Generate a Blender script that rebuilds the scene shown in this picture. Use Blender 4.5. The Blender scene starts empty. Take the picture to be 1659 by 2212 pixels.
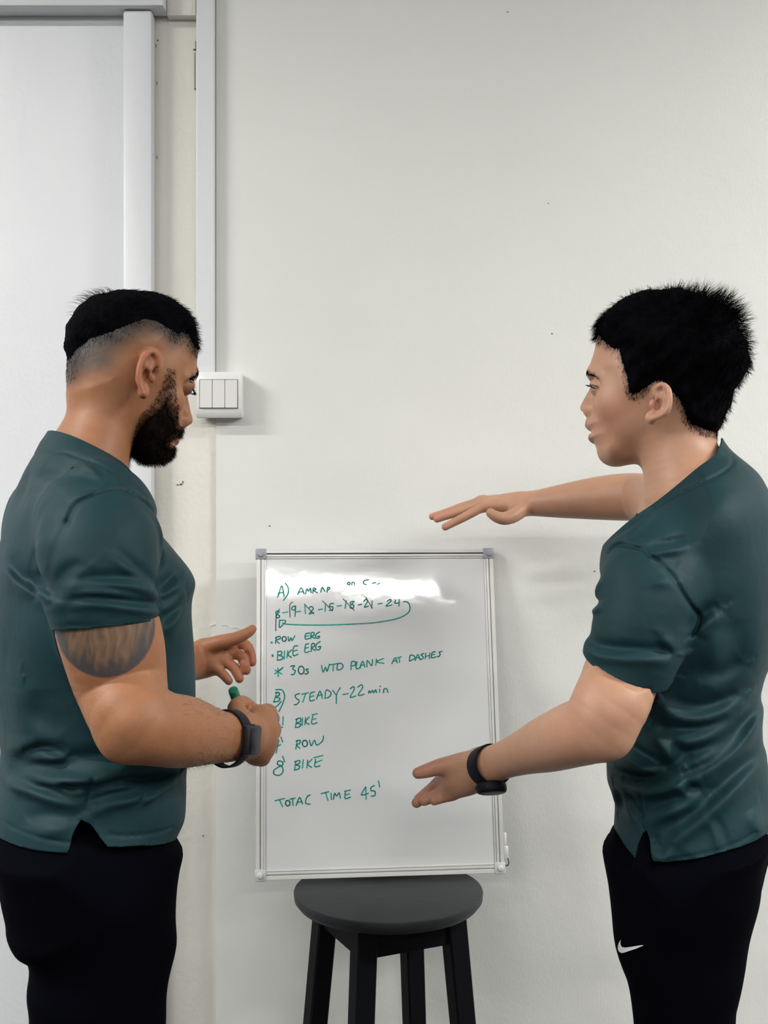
import bpy, bmesh, math, random
import numpy as np
from mathutils import Vector, Matrix
from mathutils.geometry import tessellate_polygon

# ---------------------------------------------------------------- camera, world, lights, exposure
S = bpy.context.scene
COL = S.collection
FPX, CX, CY = 2460.0, 829.5, 1106.0
CAM = np.array([0.0, -2.25, 1.44])
cd = bpy.data.cameras.new('camera'); cam = bpy.data.objects.new('camera', cd); COL.objects.link(cam)
cam.location = CAM; cam.rotation_euler = (math.pi/2, 0, 0)
cd.sensor_fit = 'HORIZONTAL'; cd.sensor_width = 36; cd.lens = FPX/1659*36; cd.clip_start = 0.02
S.camera = cam
S.view_settings.view_transform = 'Standard'; S.view_settings.look = 'None'
S.view_settings.gamma = 1; S.view_settings.use_curve_mapping = False
S.view_settings.exposure = 0.13
wd = bpy.data.worlds.new('world'); S.world = wd; wd.use_nodes = True
wd.node_tree.nodes['Background'].inputs[0].default_value = (0.85, 0.93, 1.0, 1)
wd.node_tree.nodes['Background'].inputs[1].default_value = 0.4
# lamp rows: (x, y, z, length along x, watts); each gets a fixture built further down
LAMPS = [(0.62, -4.88, 2.93, 1.8, 34), (-1.9, -5.05, 2.93, 1.5, 22),
         (-3.2, -2.9, 2.93, 1.4, 60), (-1.35, -3.0, 2.93, 1.4, 14), (1.55, -3.0, 2.93, 1.4, 14), (3.5, -2.9, 2.93, 1.4, 64),
         (-2.3, -1.3, 2.93, 1.5, 58), (2.6, -1.3, 2.93, 1.5, 78)]
LAMP_AT = ['behind the camera opposite the whiteboard', 'behind the camera towards the white door panel', 'far left beside the camera', 'near left beside the camera', 'near right beside the camera', 'far right beside the camera', 'over the back of the bearded man', 'over the back of the spiky-haired man']
LAMP_COL = (1.0, 0.982, 0.945)

# ---------------------------------------------------------------- helpers
rng = np.random.default_rng(7)
def nrm(v):
    v = np.asarray(v, float); return v/np.linalg.norm(v)
def W(px, py, D):
    """pixel + distance along the view axis -> world point"""
    return CAM + D*np.array([(px-CX)/FPX, 1.0, -(py-CY)/FPX])
def tag(o, label=None, cat=None, group=None, kind=None):
    if label: o['label'] = label
    if cat: o['category'] = cat
    if group: o['group'] = group
    if kind: o['kind'] = kind
    return o
def empty(name, loc, label, cat, group=None):
    o = bpy.data.objects.new(name, None); COL.objects.link(o); o.location = loc
    o.empty_display_size = 0.05
    o['wl'] = list(map(float, loc))
    return tag(o, label, cat, group)
def worigin(o):
    p = np.zeros(3)
    while o is not None:
        p += np.array(o.location); o = o.parent
    return p
def link(name, me, mat, parent=None):
    o = bpy.data.objects.new(name, me); COL.objects.link(o)
    if mat is not None: me.materials.append(mat)
    if parent is not None: o.parent = parent
    return o
def mesh_obj(name, V, F, mat, parent=None, smooth=True, colors=None, center=False):
    """V world coordinates (n,3); F (m,3|4) array or list of lists"""
    V = np.asarray(V, np.float64)
    org = worigin(parent) if parent is not None else np.zeros(3)
    loc = None
    if center and parent is None:
        org = np.array([V[:, 0].mean(), V[:, 1].mean(), V[:, 2].min()]); loc = org
    if center and parent is not None:
        loc = V.mean(0) - org; org = V.mean(0)
    me = bpy.data.meshes.new(name)
    if isinstance(F, np.ndarray):
        n, k = F.shape
        me.vertices.add(len(V)); me.vertices.foreach_set('co', (V-org).astype(np.float32).ravel())
        me.loops.add(n*k); me.loops.foreach_set('vertex_index', F.astype(np.int32).ravel())
        me.polygons.add(n); me.polygons.foreach_set('loop_start', (np.arange(n)*k).astype(np.int32))
        me.update(calc_edges=True); me.validate()
    else:
        me.from_pydata((V-org).tolist(), [], F)
    if smooth: me.polygons.foreach_set('use_smooth', np.ones(len(me.polygons), bool))
    if colors is not None:
        at = me.color_attributes.new('Col', 'FLOAT_COLOR', 'POINT')
        c = np.ones((len(V), 4), np.float32); c[:, :colors.shape[1]] = colors
        at.data.foreach_set('color', c.ravel())
    me.update()
    o = link(name, me, mat, parent)
    if loc is not None: o.location = loc
    return o
def smst(e0, e1, x):
    t = np.clip((x-e0)/(e1-e0), 0, 1); return t*t*(3-2*t)

class Geo:
    """collects boxes, prisms, tubes in world space into one mesh"""
    def __init__(s): s.v = []; s.f = []
    def add(s, V, F):
        n = len(s.v); s.v += [tuple(map(float, p)) for p in V]; s.f += [[i+n for i in q] for q in F]
    def box(s, c, size, M=None, bev=0.0):
        bm = bmesh.new(); bmesh.ops.create_cube(bm, size=1)
        for v in bm.verts: v.co = Vector((v.co.x*size[0], v.co.y*size[1], v.co.z*size[2]))
        if bev: bmesh.ops.bevel(bm, geom=bm.edges[:], offset=bev, segments=2, profile=0.5, affect='EDGES')
        c = np.asarray(c, float); M = np.eye(3) if M is None else np.asarray(M)   # columns = axes
        bm.verts.index_update()
        s.add([c+M@np.array(v.co) for v in bm.verts], [[v.index for v in f.verts] for f in bm.faces]); bm.free()
    def lathe(s, c, prof, axis=(0, 0, 1), n=48, ell=1.0):
        """prof: list (radius, height) along axis; closed by caps at radius ends"""
        a = nrm(axis); u = nrm(np.cross(a, (0, 1, 0) if abs(a[1]) < .9 else (1, 0, 0))); w = np.cross(a, u)
        c = np.asarray(c, float); V = []; F = []
        for r, hh in prof:
            for i in range(n):
                t = 2*math.pi*i/n; V.append(c+a*hh+u*r*math.cos(t)+w*r*ell*math.sin(t))
        m = len(prof)
        for j in range(m-1):
            for i in range(n):
                F.append([j*n+i, j*n+(i+1) % n, (j+1)*n+(i+1) % n, (j+1)*n+i])
        F.append(list(range(n))[::-1]); F.append([(m-1)*n+i for i in range(n)])
        s.add(V, F)
    def bar(s, a, b, wa, wb, side=(0, 1, 0), bev=0.0):
        """square bar from a to b; wa, wb = (width, depth) at either end"""
        a = np.asarray(a, float); b = np.asarray(b, float); ax = nrm(b-a)
        u = nrm(np.asarray(side, float)-ax*np.dot(side, ax)); w = np.cross(ax, u); V = []
        for p, (x, y) in ((a, wa), (b, wb)):
            e = bev
            for sx, sy in ((1, 1), (-1, 1), (-1, -1), (1, -1)):
                if e:
                    q = [(sx*x/2, sy*(y/2-e)), (sx*(x/2-e), sy*y/2)]
                    if sx*sy < 0: q = q[::-1]
                else: q = [(sx*x/2, sy*y/2)]
                for qx, qy in q: V.append(p+w*qx+u*qy)
        n = len(V)//2
        F = [[i, (i+1) % n, n+(i+1) % n, n+i] for i in range(n)]+[list(range(n))[::-1], list(range(n, 2*n))]
        s.add(V, F)
    def build(s, name, mat, parent=None, smooth=False, center=True):
        o = mesh_obj(name, np.array(s.v), s.f, mat, parent, smooth=smooth, center=center)
        bm = bmesh.new(); bm.from_mesh(o.data); bmesh.ops.recalc_face_normals(bm, faces=bm.faces[:]); bm.to_mesh(o.data); bm.free()
        if smooth:
            o.data.polygons.foreach_set('use_smooth', np.ones(len(o.data.polygons), bool))
            try: o.data.set_sharp_from_angle(angle=math.radians(38))
            except Exception: pass
        return o

# ---------------------------------------------------------------- materials
def mat(name, col, rough=0.5, metal=0.0, bump=None, var=None, spec=0.5, sss=0.0, vcol=False, coat=0.0, emit=None):
    m = bpy.data.materials.new(name); m.use_nodes = True; nt = m.node_tree; N = nt.nodes; L = nt.links
    b = N['Principled BSDF']
    b.inputs['Base Color'].default_value = (*col, 1); b.inputs['Roughness'].default_value = rough
    b.inputs['Metallic'].default_value = metal; b.inputs['Specular IOR Level'].default_value = spec
    b.inputs['Coat Weight'].default_value = coat; b.inputs['Coat Roughness'].default_value = 0.08
    if sss:
        b.inputs['Subsurface Weight'].default_value = sss
        b.inputs['Subsurface Radius'].default_value = (0.009, 0.004, 0.002); b.inputs['Subsurface Scale'].default_value = 1.0
    tc = N.new('ShaderNodeTexCoord'); src = None
    if vcol:
        a = N.new('ShaderNodeAttribute'); a.attribute_name = 'Col'; src = a.outputs['Color']
    if var:   # (scale, amount, detail)
        n = N.new('ShaderNodeTexNoise'); n.inputs['Scale'].default_value = var[0]; n.inputs['Detail'].default_value = var[2]
        L.new(tc.outputs['Object'], n.inputs['Vector'])
        mr = N.new('ShaderNodeMapRange'); mr.inputs[1].default_value = 0.3; mr.inputs[2].default_value = 0.7
        mr.inputs[3].default_value = 1-var[1]; mr.inputs[4].default_value = 1+var[1]; L.new(n.outputs['Fac'], mr.inputs[0])
        mx = N.new('ShaderNodeVectorMath'); mx.operation = 'SCALE'
        if src: L.new(src, mx.inputs[0])
        else: mx.inputs[0].default_value = col
        L.new(mr.outputs[0], mx.inputs['Scale']); src = mx.outputs[0]
    if src: L.new(src, b.inputs['Base Color'])
    if bump:   # list of (scale, distance, detail, stretch)
        prev = None
        for sc, dist, det, st in bump:
            mp = N.new('ShaderNodeMapping'); mp.inputs['Scale'].default_value = st; L.new(tc.outputs['Object'], mp.inputs[0])
            n = N.new('ShaderNodeTexNoise'); n.inputs['Scale'].default_value = sc; n.inputs['Detail'].default_value = det
            L.new(mp.outputs[0], n.inputs['Vector'])
            bp = N.new('ShaderNodeBump'); bp.inputs['Strength'].default_value = 1; bp.inputs['Distance'].default_value = dist
            L.new(n.outputs['Fac'], bp.inputs['Height'])
            if prev: L.new(prev.outputs[0], bp.inputs['Normal'])
            prev = bp
        L.new(prev.outputs[0], b.inputs['Normal'])
    if emit:
        b.inputs['Emission Color'].default_value = (*emit[0], 1); b.inputs['Emission Strength'].default_value = emit[1]
    return m
I3 = (1, 1, 1)
M_wall = mat('painted wall', (0.712, 0.72, 0.69), 0.55, bump=[(4, 0.006, 3, I3), (45, 0.0006, 3, I3), (260, 0.0003, 2, (1, 1, .4))], var=(1.7, 0.02, 4))
M_cool = mat('cool white gloss paint', (0.655, 0.675, 0.695), 0.4, bump=[(9, 0.004, 3, (1, 1, .3)), (120, 0.0004, 2, I3)], var=(2.5, 0.02, 4))
M_cream = mat('cream old paint', (0.73, 0.715, 0.65), 0.5, bump=[(8, 0.008, 4, (1, 1, .25)), (90, 0.001, 3, I3)], var=(4, 0.03, 5))
M_floor = mat('grey rubber floor', (0.05, 0.05, 0.053), 0.7, bump=[(300, 0.001, 2, I3)], var=(120, 0.25, 3))
M_ceil = mat('white ceiling paint', (0.68, 0.68, 0.66), 0.8)
M_unseen = mat('mid grey painted wall', (0.22, 0.23, 0.24), 0.8)
M_dark = mat('dark scuff', (0.10, 0.09, 0.08), 0.8)
# ---------------------------------------------------------------- signed distance modelling + surface nets
def catmull(P, n, closed=False):
    P = np.asarray(P, float); m = len(P); out = []
    rngi = range(m) if closed else range(m-1)
    for i in rngi:
        if closed: p0, p1, p2, p3 = P[(i-1) % m], P[i], P[(i+1) % m], P[(i+2) % m]
        else: p0, p1, p2, p3 = P[max(i-1, 0)], P[i], P[i+1], P[min(i+2, m-1)]
        for k in range(n):
            t = k/n
            out.append(0.5*((2*p1)+(-p0+p2)*t+(2*p0-5*p1+4*p2-p3)*t*t+(-p0+3*p1-3*p2+p3)*t**3))
    if not closed: out.append(P[-1])
    return np.array(out)
def poly_sd(Q, poly):
    """signed distance, positive inside; Q (n,2), poly closed (m,2)"""
    x, y = Q[:, 0], Q[:, 1]; best = np.full(len(Q), 1e9, np.float32); ins = np.zeros(len(Q), bool)
    for i in range(len(poly)):
        a = poly[i-1]; b = poly[i]; ab = b-a; L = ab@ab
        if L < 1e-14: continue
        ax = x-a[0]; ay = y-a[1]; t = np.clip((ax*ab[0]+ay*ab[1])/L, 0, 1)
        best = np.minimum(best, (ax-t*ab[0])**2+(ay-t*ab[1])**2)
        c = (a[1] > y) != (b[1] > y)
        if a[1] != b[1]: ins ^= c & (x < (b[0]-a[0])*(y-a[1])/(b[1]-a[1])+a[0])
    d = np.sqrt(best); return np.where(ins, d, -d)
def line_sd(Q, pl):
    """signed distance to an open polyline (sign = side), plus fade towards its ends"""
    x, y = Q[:, 0], Q[:, 1]; best = np.full(len(Q), 1e9); sg = np.ones(len(Q)); tt = np.zeros(len(Q))
    seg = np.linalg.norm(np.diff(pl, axis=0), axis=1); cum = np.r_[0, np.cumsum(seg)]
    for i in range(len(pl)-1):
        a = pl[i]; ab = pl[i+1]-a; L = ab@ab
        if L < 1e-14: continue
        ax = x-a[0]; ay = y-a[1]; t = np.clip((ax*ab[0]+ay*ab[1])/L, 0, 1)
        dx = ax-t*ab[0]; dy = ay-t*ab[1]; d = dx*dx+dy*dy; m = d < best
        best = np.where(m, d, best); sg = np.where(m, np.sign(ab[0]*ay-ab[1]*ax), sg); tt = np.where(m, cum[i]+t*seg[i], tt)
    return np.sqrt(best)*sg, tt/cum[-1], cum[-1]
class Grid2:
    def __init__(s, lo, hi, h):
        s.lo = np.array(lo, float); s.h = h; s.n = np.ceil((np.array(hi)-s.lo)/h).astype(int)+2
        s.x = s.lo[0]+np.arange(s.n[0])*h; s.z = s.lo[1]+np.arange(s.n[1])*h
        X, Z = np.meshgrid(s.x, s.z, indexing='ij'); s.Q = np.c_[X.ravel(), Z.ravel()]; s.F = {}
    def put(s, k, v): s.F[k] = np.asarray(v, np.float32).reshape(s.n)
    def get(s, k, x, z):
        u = np.clip((x-s.lo[0])/s.h, 0, s.n[0]-1.001); v = np.clip((z-s.lo[1])/s.h, 0, s.n[1]-1.001)
        i = u.astype(int); j = v.astype(int); a = u-i; b = v-j; G = s.F[k]
        return (G[i, j]*(1-a)+G[i+1, j]*a)*(1-b)+(G[i, j+1]*(1-a)+G[i+1, j+1]*a)*b
class Node:
    def near(s, lo, hi, m): return not (np.any(s.lo > hi+m) or np.any(s.hi < lo-m))
class Prof(Node):
    """solid whose side outline (s,z) is a traced polygon and whose half width / edge rounding are given per point"""
    def __init__(s, poly, ctrl, h=0.0015, n0=0.0, smooth=4, slope=0.0, s0=0.0, pw=2.0):
        P = catmull(poly, smooth, True) if smooth else np.asarray(poly, float)
        lo = P.min(0); hi = P.max(0); s.g = Grid2(lo-0.02, hi+0.02, h); s.n0 = n0; s.sl = slope; s.s0 = s0; s.pw = pw
        s.g.put('d', poly_sd(s.g.Q, P))
        C = np.array([c[:2] for c in ctrl]); w = 1/(((s.g.Q[:, None]-C[None])**2).sum(2)+1e-4)**1.5; w /= w.sum(1, keepdims=True)
        s.g.put('W', w@np.array([c[2] for c in ctrl])); s.g.put('R', w@np.array([c[3] for c in ctrl]))
        wm = max(c[2] for c in ctrl)+abs(slope)*max(abs(lo[0]-s0), abs(hi[0]-s0))
        s.lo = np.array([lo[0], n0-wm, lo[1]]); s.hi = np.array([hi[0], n0+wm, hi[1]])
    def ev(s, P, lo=None, hi=None, m=0.06):
        x, n, z = P[:, 0], P[:, 1], P[:, 2]
        d = s.g.get('d', x, z); Wd = s.g.get('W', x, z); R = s.g.get('R', x, z)
        bx = np.maximum(np.maximum(s.g.lo[0]-x, x-s.g.x[-1]), 0); bz = np.maximum(np.maximum(s.g.lo[1]-z, z-s.g.z[-1]), 0)
        d = d-np.hypot(bx, bz)
        q = np.maximum(R-d, 0)/R; yy = np.abs(n-s.n0-s.sl*(x-s.s0))/Wd
        if s.pw == 2.0: return (np.sqrt(yy*yy+q*q)-1)*np.minimum(Wd, R)
        return ((yy**s.pw+q**s.pw)**(1/s.pw)-1)*np.minimum(Wd, R)
class Limb(Node):
    def __init__(s, pts, rx, ry=None, side=(0, 1, 0), n=3):
        pts = np.asarray(pts, float); rx = np.broadcast_to(np.asarray(rx, float), (len(pts),)); ry = rx if ry is None else np.broadcast_to(np.asarray(ry, float), (len(pts),))
        A = np.c_[pts, rx, ry]; A = catmull(A, n) if n > 1 else A
        s.p = A[:, :3]; s.rx = A[:, 3]; s.ry = A[:, 4]; s.round = np.allclose(s.rx, s.ry); s.side = nrm(side); s.kj = np.ones(len(s.p))
        if not s.round and len(s.p) > 2:
            u_ = np.diff(s.p, axis=0); u_ /= np.linalg.norm(u_, axis=1, keepdims=True); an = np.degrees(np.arccos(np.clip((u_[1:]*u_[:-1]).sum(1), -1, 1))); s.kj[1:-1] = 1+1.5*np.exp(-(an/3.0)**2)
        r = np.maximum(s.rx, s.ry)[:, None]; s.lo = (s.p-r).min(0); s.hi = (s.p+r).max(0)
        s.slo = np.minimum((s.p-r)[:-1], (s.p-r)[1:]); s.shi = np.maximum((s.p+r)[:-1], (s.p+r)[1:])
    def ev(s, P, lo=None, hi=None, m=0.06):
        best = None; segs = range(len(s.p)-1)
        if lo is not None:
            c = (lo+hi)/2; hd = np.linalg.norm(hi-lo)/2; A = s.p[:-1]; AB = s.p[1:]-A
            t = np.clip(((c-A)*AB).sum(1)/np.maximum((AB*AB).sum(1), 1e-12), 0, 1); ds = np.linalg.norm(c-A-AB*t[:, None], axis=1)
            rM = np.maximum(np.maximum(s.rx, s.ry)[:-1], np.maximum(s.rx, s.ry)[1:]); rm = np.minimum(np.minimum(s.rx, s.ry)[:-1], np.minimum(s.rx, s.ry)[1:])
            lb = ds-rM-hd; sel = (lb < m) & (lb <= (ds-rm+hd).min()+(0 if s.round else .012))
            segs = np.nonzero(sel)[0]
        for i in segs:
            a = s.p[i]; ab = s.p[i+1]-a; L = ab@ab
            if L < 1e-12: continue
            pa = P-a; tu = pa@ab/L; t = np.clip(tu, 0, 1); off = pa-t[:, None]*ab
            if not s.round:     # flatten the caps at inner joints so that no rings show
                k_ = np.where(tu > t, s.kj[i+1], s.kj[i]); off = off+((tu-t)*(k_-1))[:, None]*ab
            rx = s.rx[i]+t*(s.rx[i+1]-s.rx[i]); o2 = (off*off).sum(1)
            if s.round: d = np.sqrt(o2)-rx
            else:
                ry = s.ry[i]+t*(s.ry[i+1]-s.ry[i]); u = ab/math.sqrt(L); sd = s.side-u*(s.side@u); sd = sd/np.linalg.norm(sd)
                c2 = (off@sd)**2; d = (np.sqrt(np.maximum(o2-c2, 0)/rx**2+c2/ry**2)-1)*np.minimum(rx, ry)
            if best is None: best = d
            else: best = np.minimum(best, d)
        return np.full(len(P), 9.0) if best is None else best
class Ell(Node):
    def __init__(s, c, r, A=None):
        s.c = np.asarray(c, float); s.r = np.asarray(r, float); s.A = np.eye(3) if A is None else np.asarray(A, float)  # rows = axes
        m = s.r.max(); s.lo = s.c-m; s.hi = s.c+m
    def ev(s, P, lo=None, hi=None, m=0.06):
        q = (P-s.c)@s.A.T/s.r; return (np.sqrt((q*q).sum(1))-1)*s.r.min()
class Below(Node):
    def __init__(s, z): s.z = z; s.lo = np.array([-9, -9, -9.]); s.hi = np.array([9, 9, z])
    def ev(s, P, lo=None, hi=None, m=0.06): return P[:, 2]-s.z
class Grp(Node):
    def __init__(s, items):
        s.it = [i if len(i) == 3 else (i[0], i[1], 0.0) for i in items]
        s.lo = np.min([n.lo for o, n, k in s.it if o == 'u'], 0); s.hi = np.max([n.hi for o, n, k in s.it if o == 'u'], 0)
    def ev(s, P, lo=None, hi=None, m=0.06):
        f = np.full(len(P), 9.0)
        for op, nd, k in s.it:
            if lo is not None and not nd.near(lo, hi, m): continue
            d = nd.ev(P, lo, hi, m)
            if op == 'u':
                if k: hh = np.maximum(k-np.abs(f-d), 0)/k; f = np.minimum(f, d)-hh*hh*k*0.25
                else: f = np.minimum(f, d)
            else:
                d = -d
                if k: hh = np.maximum(k-np.abs(f-d), 0)/k; f = np.maximum(f, d)+hh*hh*k*0.25
                else: f = np.maximum(f, d)
        return f
class Off(Node):
    def __init__(s, nd, d): s.nd = nd; s.d = d; s.lo = nd.lo+d; s.hi = nd.hi-d
    def ev(s, P, lo=None, hi=None, m=0.06): return s.nd.ev(P, lo, hi, m)+s.d
class Fn(Node):
    """node with a function f(P, d) applied to its value"""
    def __init__(s, nd, fn, grow=0.01): s.nd = nd; s.fn = fn; s.lo = nd.lo-grow; s.hi = nd.hi+grow
    def ev(s, P, lo=None, hi=None, m=0.06): return s.fn(P, s.nd.ev(P, lo, hi, m))
CORN = np.array([(i, j, k) for i in (0, 1) for j in (0, 1) for k in (0, 1)])
EDG = [(a, b) for a in range(8) for b in range(a+1, 8) if np.abs(CORN[a]-CORN[b]).sum() == 1]
def polygonize(node, h, B=16, keep=None):
    """surface nets on sparse blocks; returns verts (local), quads. keep(P)->bool drops whole blocks"""
    lo0 = node.lo-3*h; size = (node.hi+3*h-lo0).max(); L = h*B; lev = 0
    while L*2**lev < 0.2: lev += 1
    cur = L*2**lev; nb = np.ceil((node.hi+3*h-lo0)/cur).astype(int)
    blocks = np.array([(i, j, k) for i in range(nb[0]) for j in range(nb[1]) for k in range(nb[2])])
    while True:
        out = []
        hd = cur*0.867
        for b in blocks:
            bl = lo0+b*cur; c = bl+cur/2
            if not node.near(bl, bl+cur, 0.0): continue
            if keep is not None and not keep(c, hd): continue
            v = node.ev(c[None], bl, bl+cur, hd+0.07)[0]
            if abs(v) < hd*1.15+0.012: out.append(b)
        blocks = np.array(out)
        if lev == 0: break
        lev -= 1; cur /= 2
        blocks = (blocks[:, None]*2+CORN[None]).reshape(-1, 3)
    ax = np.arange(B+1)*h; G = np.stack(np.meshgrid(ax, ax, ax, indexing='ij'), -1).reshape(-1, 3)
    N = 1 << 20; ST = np.array([1, N, N*N], np.int64); VP = []; VK = []; QK = []
    for b in blocks:
        bl = lo0+b*L
        F = node.ev(G+bl, bl, bl+L, 0.06).reshape(B+1, B+1, B+1); s = F < 0
        if s.all() or not s.any(): continue
        cs = sum(s[c[0]:c[0]+B, c[1]:c[1]+B, c[2]:c[2]+B].astype(np.int8) for c in CORN)
        idx = np.argwhere((cs > 0) & (cs < 8))
        if len(idx):
            cv = np.stack([F[idx[:, 0]+c[0], idx[:, 1]+c[1], idx[:, 2]+c[2]] for c in CORN], 1)
            pos = np.zeros((len(idx), 3)); cnt = np.zeros(len(idx))
            for a, e in EDG:
                A_, E_ = cv[:, a], cv[:, e]; cr = (A_ < 0) != (E_ < 0)
                t = np.where(cr, A_/np.where(cr, A_-E_, 1), 0)
                pos += cr[:, None]*(CORN[a]+(CORN[e]-CORN[a])*t[:, None]); cnt += cr
            Pv = bl+(idx+pos/cnt[:, None])*h
            gr = np.stack([(cv*(CORN[:, a]*2-1)).sum(1)/(4*h) for a in range(3)], 1); fv = node.ev(Pv, bl, bl+L, 0.06)
            Pv = Pv-gr*np.clip(fv/np.maximum((gr*gr).sum(1), .05), -.5*h, .5*h)[:, None]
            VP.append(Pv); VK.append(((idx+b*B+1)*ST).sum(1))
        for a in range(3):
            o = [0, 0, 0]; o[a] = 1
            s0 = s[:B, :B, :B]; s1 = s[o[0]:B+o[0], o[1]:B+o[1], o[2]:B+o[2]]
            e = np.argwhere(s0 != s1)
            if not len(e): continue
            k = ((e+b*B+1)*ST).sum(1); u, w = ST[(a+1) % 3], ST[(a+2) % 3]
            q = np.stack([k, k-u, k-u-w, k-w], 1); ins = s0[e[:, 0], e[:, 1], e[:, 2]]
            q[~ins] = q[~ins][:, ::-1]
            QK.append(q)
    V = np.concatenate(VP); K = np.concatenate(VK); Q = np.concatenate(QK)
    o = np.argsort(K); K = K[o]; V = V[o]
    j = np.clip(np.searchsorted(K, Q), 0, len(K)-1); ok = (K[j] == Q).all(1)
    return V, j[ok]
def clip(V, T, g):
    """keep the part of the triangles where g>0, cutting along g=0; also returns kept verts"""
    pos = g > 0; c = pos[T].sum(1); full = T[c == 3]; part = T[(c == 1) | (c == 2)]; newV = [V]; n0 = len(V); tri = []; emap = {}; pts = []
    def cut(a, b):
        k = (a, b) if a < b else (b, a)
        if k not in emap:
            t = g[k[0]]/(g[k[0]]-g[k[1]]); emap[k] = n0+len(pts); pts.append(V[k[0]]+(V[k[1]]-V[k[0]])*t)
        return emap[k]
    for t in part:
        a, b, d = (int(i) for i in t); p = (pos[a], pos[b], pos[d])
        while not ((p[0] and not p[1] and not p[2]) or (not p[0] and p[1] and p[2])): a, b, d = b, d, a; p = (p[1], p[2], p[0])
        if p[0]: tri.append((a, cut(a, b), cut(a, d)))
        else:
            x, y = cut(a, b), cut(a, d); tri += [(x, b, d), (x, d, y)]
    if pts: newV.append(np.array(pts))
    V = np.concatenate(newV); T = np.concatenate([full, np.array(tri, int).reshape(-1, 3)])
    u, inv = np.unique(T, return_inverse=True); return V[u], inv.reshape(-1, 3)
def relax(V, Q, w, it=6):
    """light Taubin smoothing where w is 1"""
    E = np.concatenate([Q[:, [0, 1]], Q[:, [1, 2]], Q[:, [2, 3]], Q[:, [3, 0]]]); n = len(V)
    cnt = np.maximum(np.bincount(E[:, 0], minlength=n)+np.bincount(E[:, 1], minlength=n), 1)[:, None]; V = V.copy()
    for k in range(it*2):
        S_ = np.stack([np.bincount(E[:, 0], V[E[:, 1], a], n)+np.bincount(E[:, 1], V[E[:, 0], a], n) for a in range(3)], 1)
        V += w[:, None]*(.55 if k % 2 == 0 else -.56)*(S_/cnt-V)
    return V
def tris(Q): return np.concatenate([Q[:, [0, 1, 2]], Q[:, [0, 2, 3]]])
def vnormals(V, T):
    n = np.cross(V[T[:, 1]]-V[T[:, 0]], V[T[:, 2]]-V[T[:, 0]]); o = np.zeros_like(V)
    for k in range(3): np.add.at(o, T[:, k], n)
    return o/np.maximum(np.linalg.norm(o, axis=1, keepdims=True), 1e-12)
def strands(root, d0, d1, length, r=0.0003, seg=3):
    """tapered three-sided hairs; d0 start direction, d1 direction bent towards; returns verts, tris"""
    n = len(root); d0 = d0/np.linalg.norm(d0, axis=1, keepdims=True); d1 = d1/np.linalg.norm(d1, axis=1, keepdims=True)
    P = [root]; p = root
    for k in range(seg):
        t = (k+0.5)/seg; d = d0*(1-t)+d1*t; d /= np.linalg.norm(d, axis=1, keepdims=True); p = p+d*(length/seg)[:, None]; P.append(p)
    up = np.cross(d0, np.array([0.31, 0.77, 0.55])); up /= np.linalg.norm(up, axis=1, keepdims=True); sd = np.cross(d0, up)
    V = []
    for k in range(seg):
        rr = r*(1-0.75*k/seg)
        for a in range(3):
            th = 2*math.pi*a/3; V.append(P[k]+(up*math.cos(th)+sd*math.sin(th))*rr)
    V.append(P[seg]); V = np.stack(V, 1); m = V.shape[1]; F = []
    for k in range(seg-1):
        for a in range(3):
            i, j = 3*k+a, 3*k+(a+1) % 3; F += [(i, j, j+3), (i, j+3, i+3)]
    for a in range(3): F.append((3*(seg-1)+a, 3*(seg-1)+(a+1) % 3, m-1))
    F = np.array(F); T = (F[None]+np.arange(n)[:, None, None]*m).reshape(-1, 3)
    return V.reshape(-1, 3), T

class Man:
    def __init__(s, O, F, N):
        s.O = np.array([O[0], O[1], 0.0]); s.F = nrm(F); s.N = nrm(N); s.M = np.stack([s.F, s.N, [0, 0, 1]])
        s.flip = np.linalg.det(s.M) < 0
    def loc(s, w): return (np.asarray(w, float)-s.O)@s.M.T
    def wor(s, p): return np.asarray(p, float)@s.M+s.O
    def pd(s, px, py, D): return s.loc(W(px, py, D))
    def pp(s, px, py, n=0.0):
        d = np.array([(px-CX)/FPX, 1, -(py-CY)/FPX]); D = (n-(CAM-s.O)@s.N)/(d@s.N); return s.loc(CAM+D*d)
    def p2(s, pts, n=0.0, org=(0, 0), sc=1.0):
        """list of (crop) pixels -> (s,z) pairs on the plane at lateral offset n"""
        return np.array([s.pp(org[0]+x/sc, org[1]+y/sc, n)[[0, 2]] for x, y in pts])
    def ctrl(s, pts, n=0.0, org=(0, 0), sc=1.0): return [(*s.pp(org[0]+x/sc, org[1]+y/sc, n)[[0, 2]], w, r) for x, y, w, r in pts]
    def obj(s, name, V, F, m, parent, colors=None, smooth=True):
        if s.flip: F = F[:, ::-1]
        return mesh_obj(name, s.wor(V), np.ascontiguousarray(F), m, parent, smooth=smooth, colors=colors)
    def pix(s, P):
        w = s.wor(P); D = w[:, 1]-CAM[1]; return CX+FPX*(w[:, 0]-CAM[0])/D, CY-FPX*(w[:, 2]-CAM[2])/D
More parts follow.
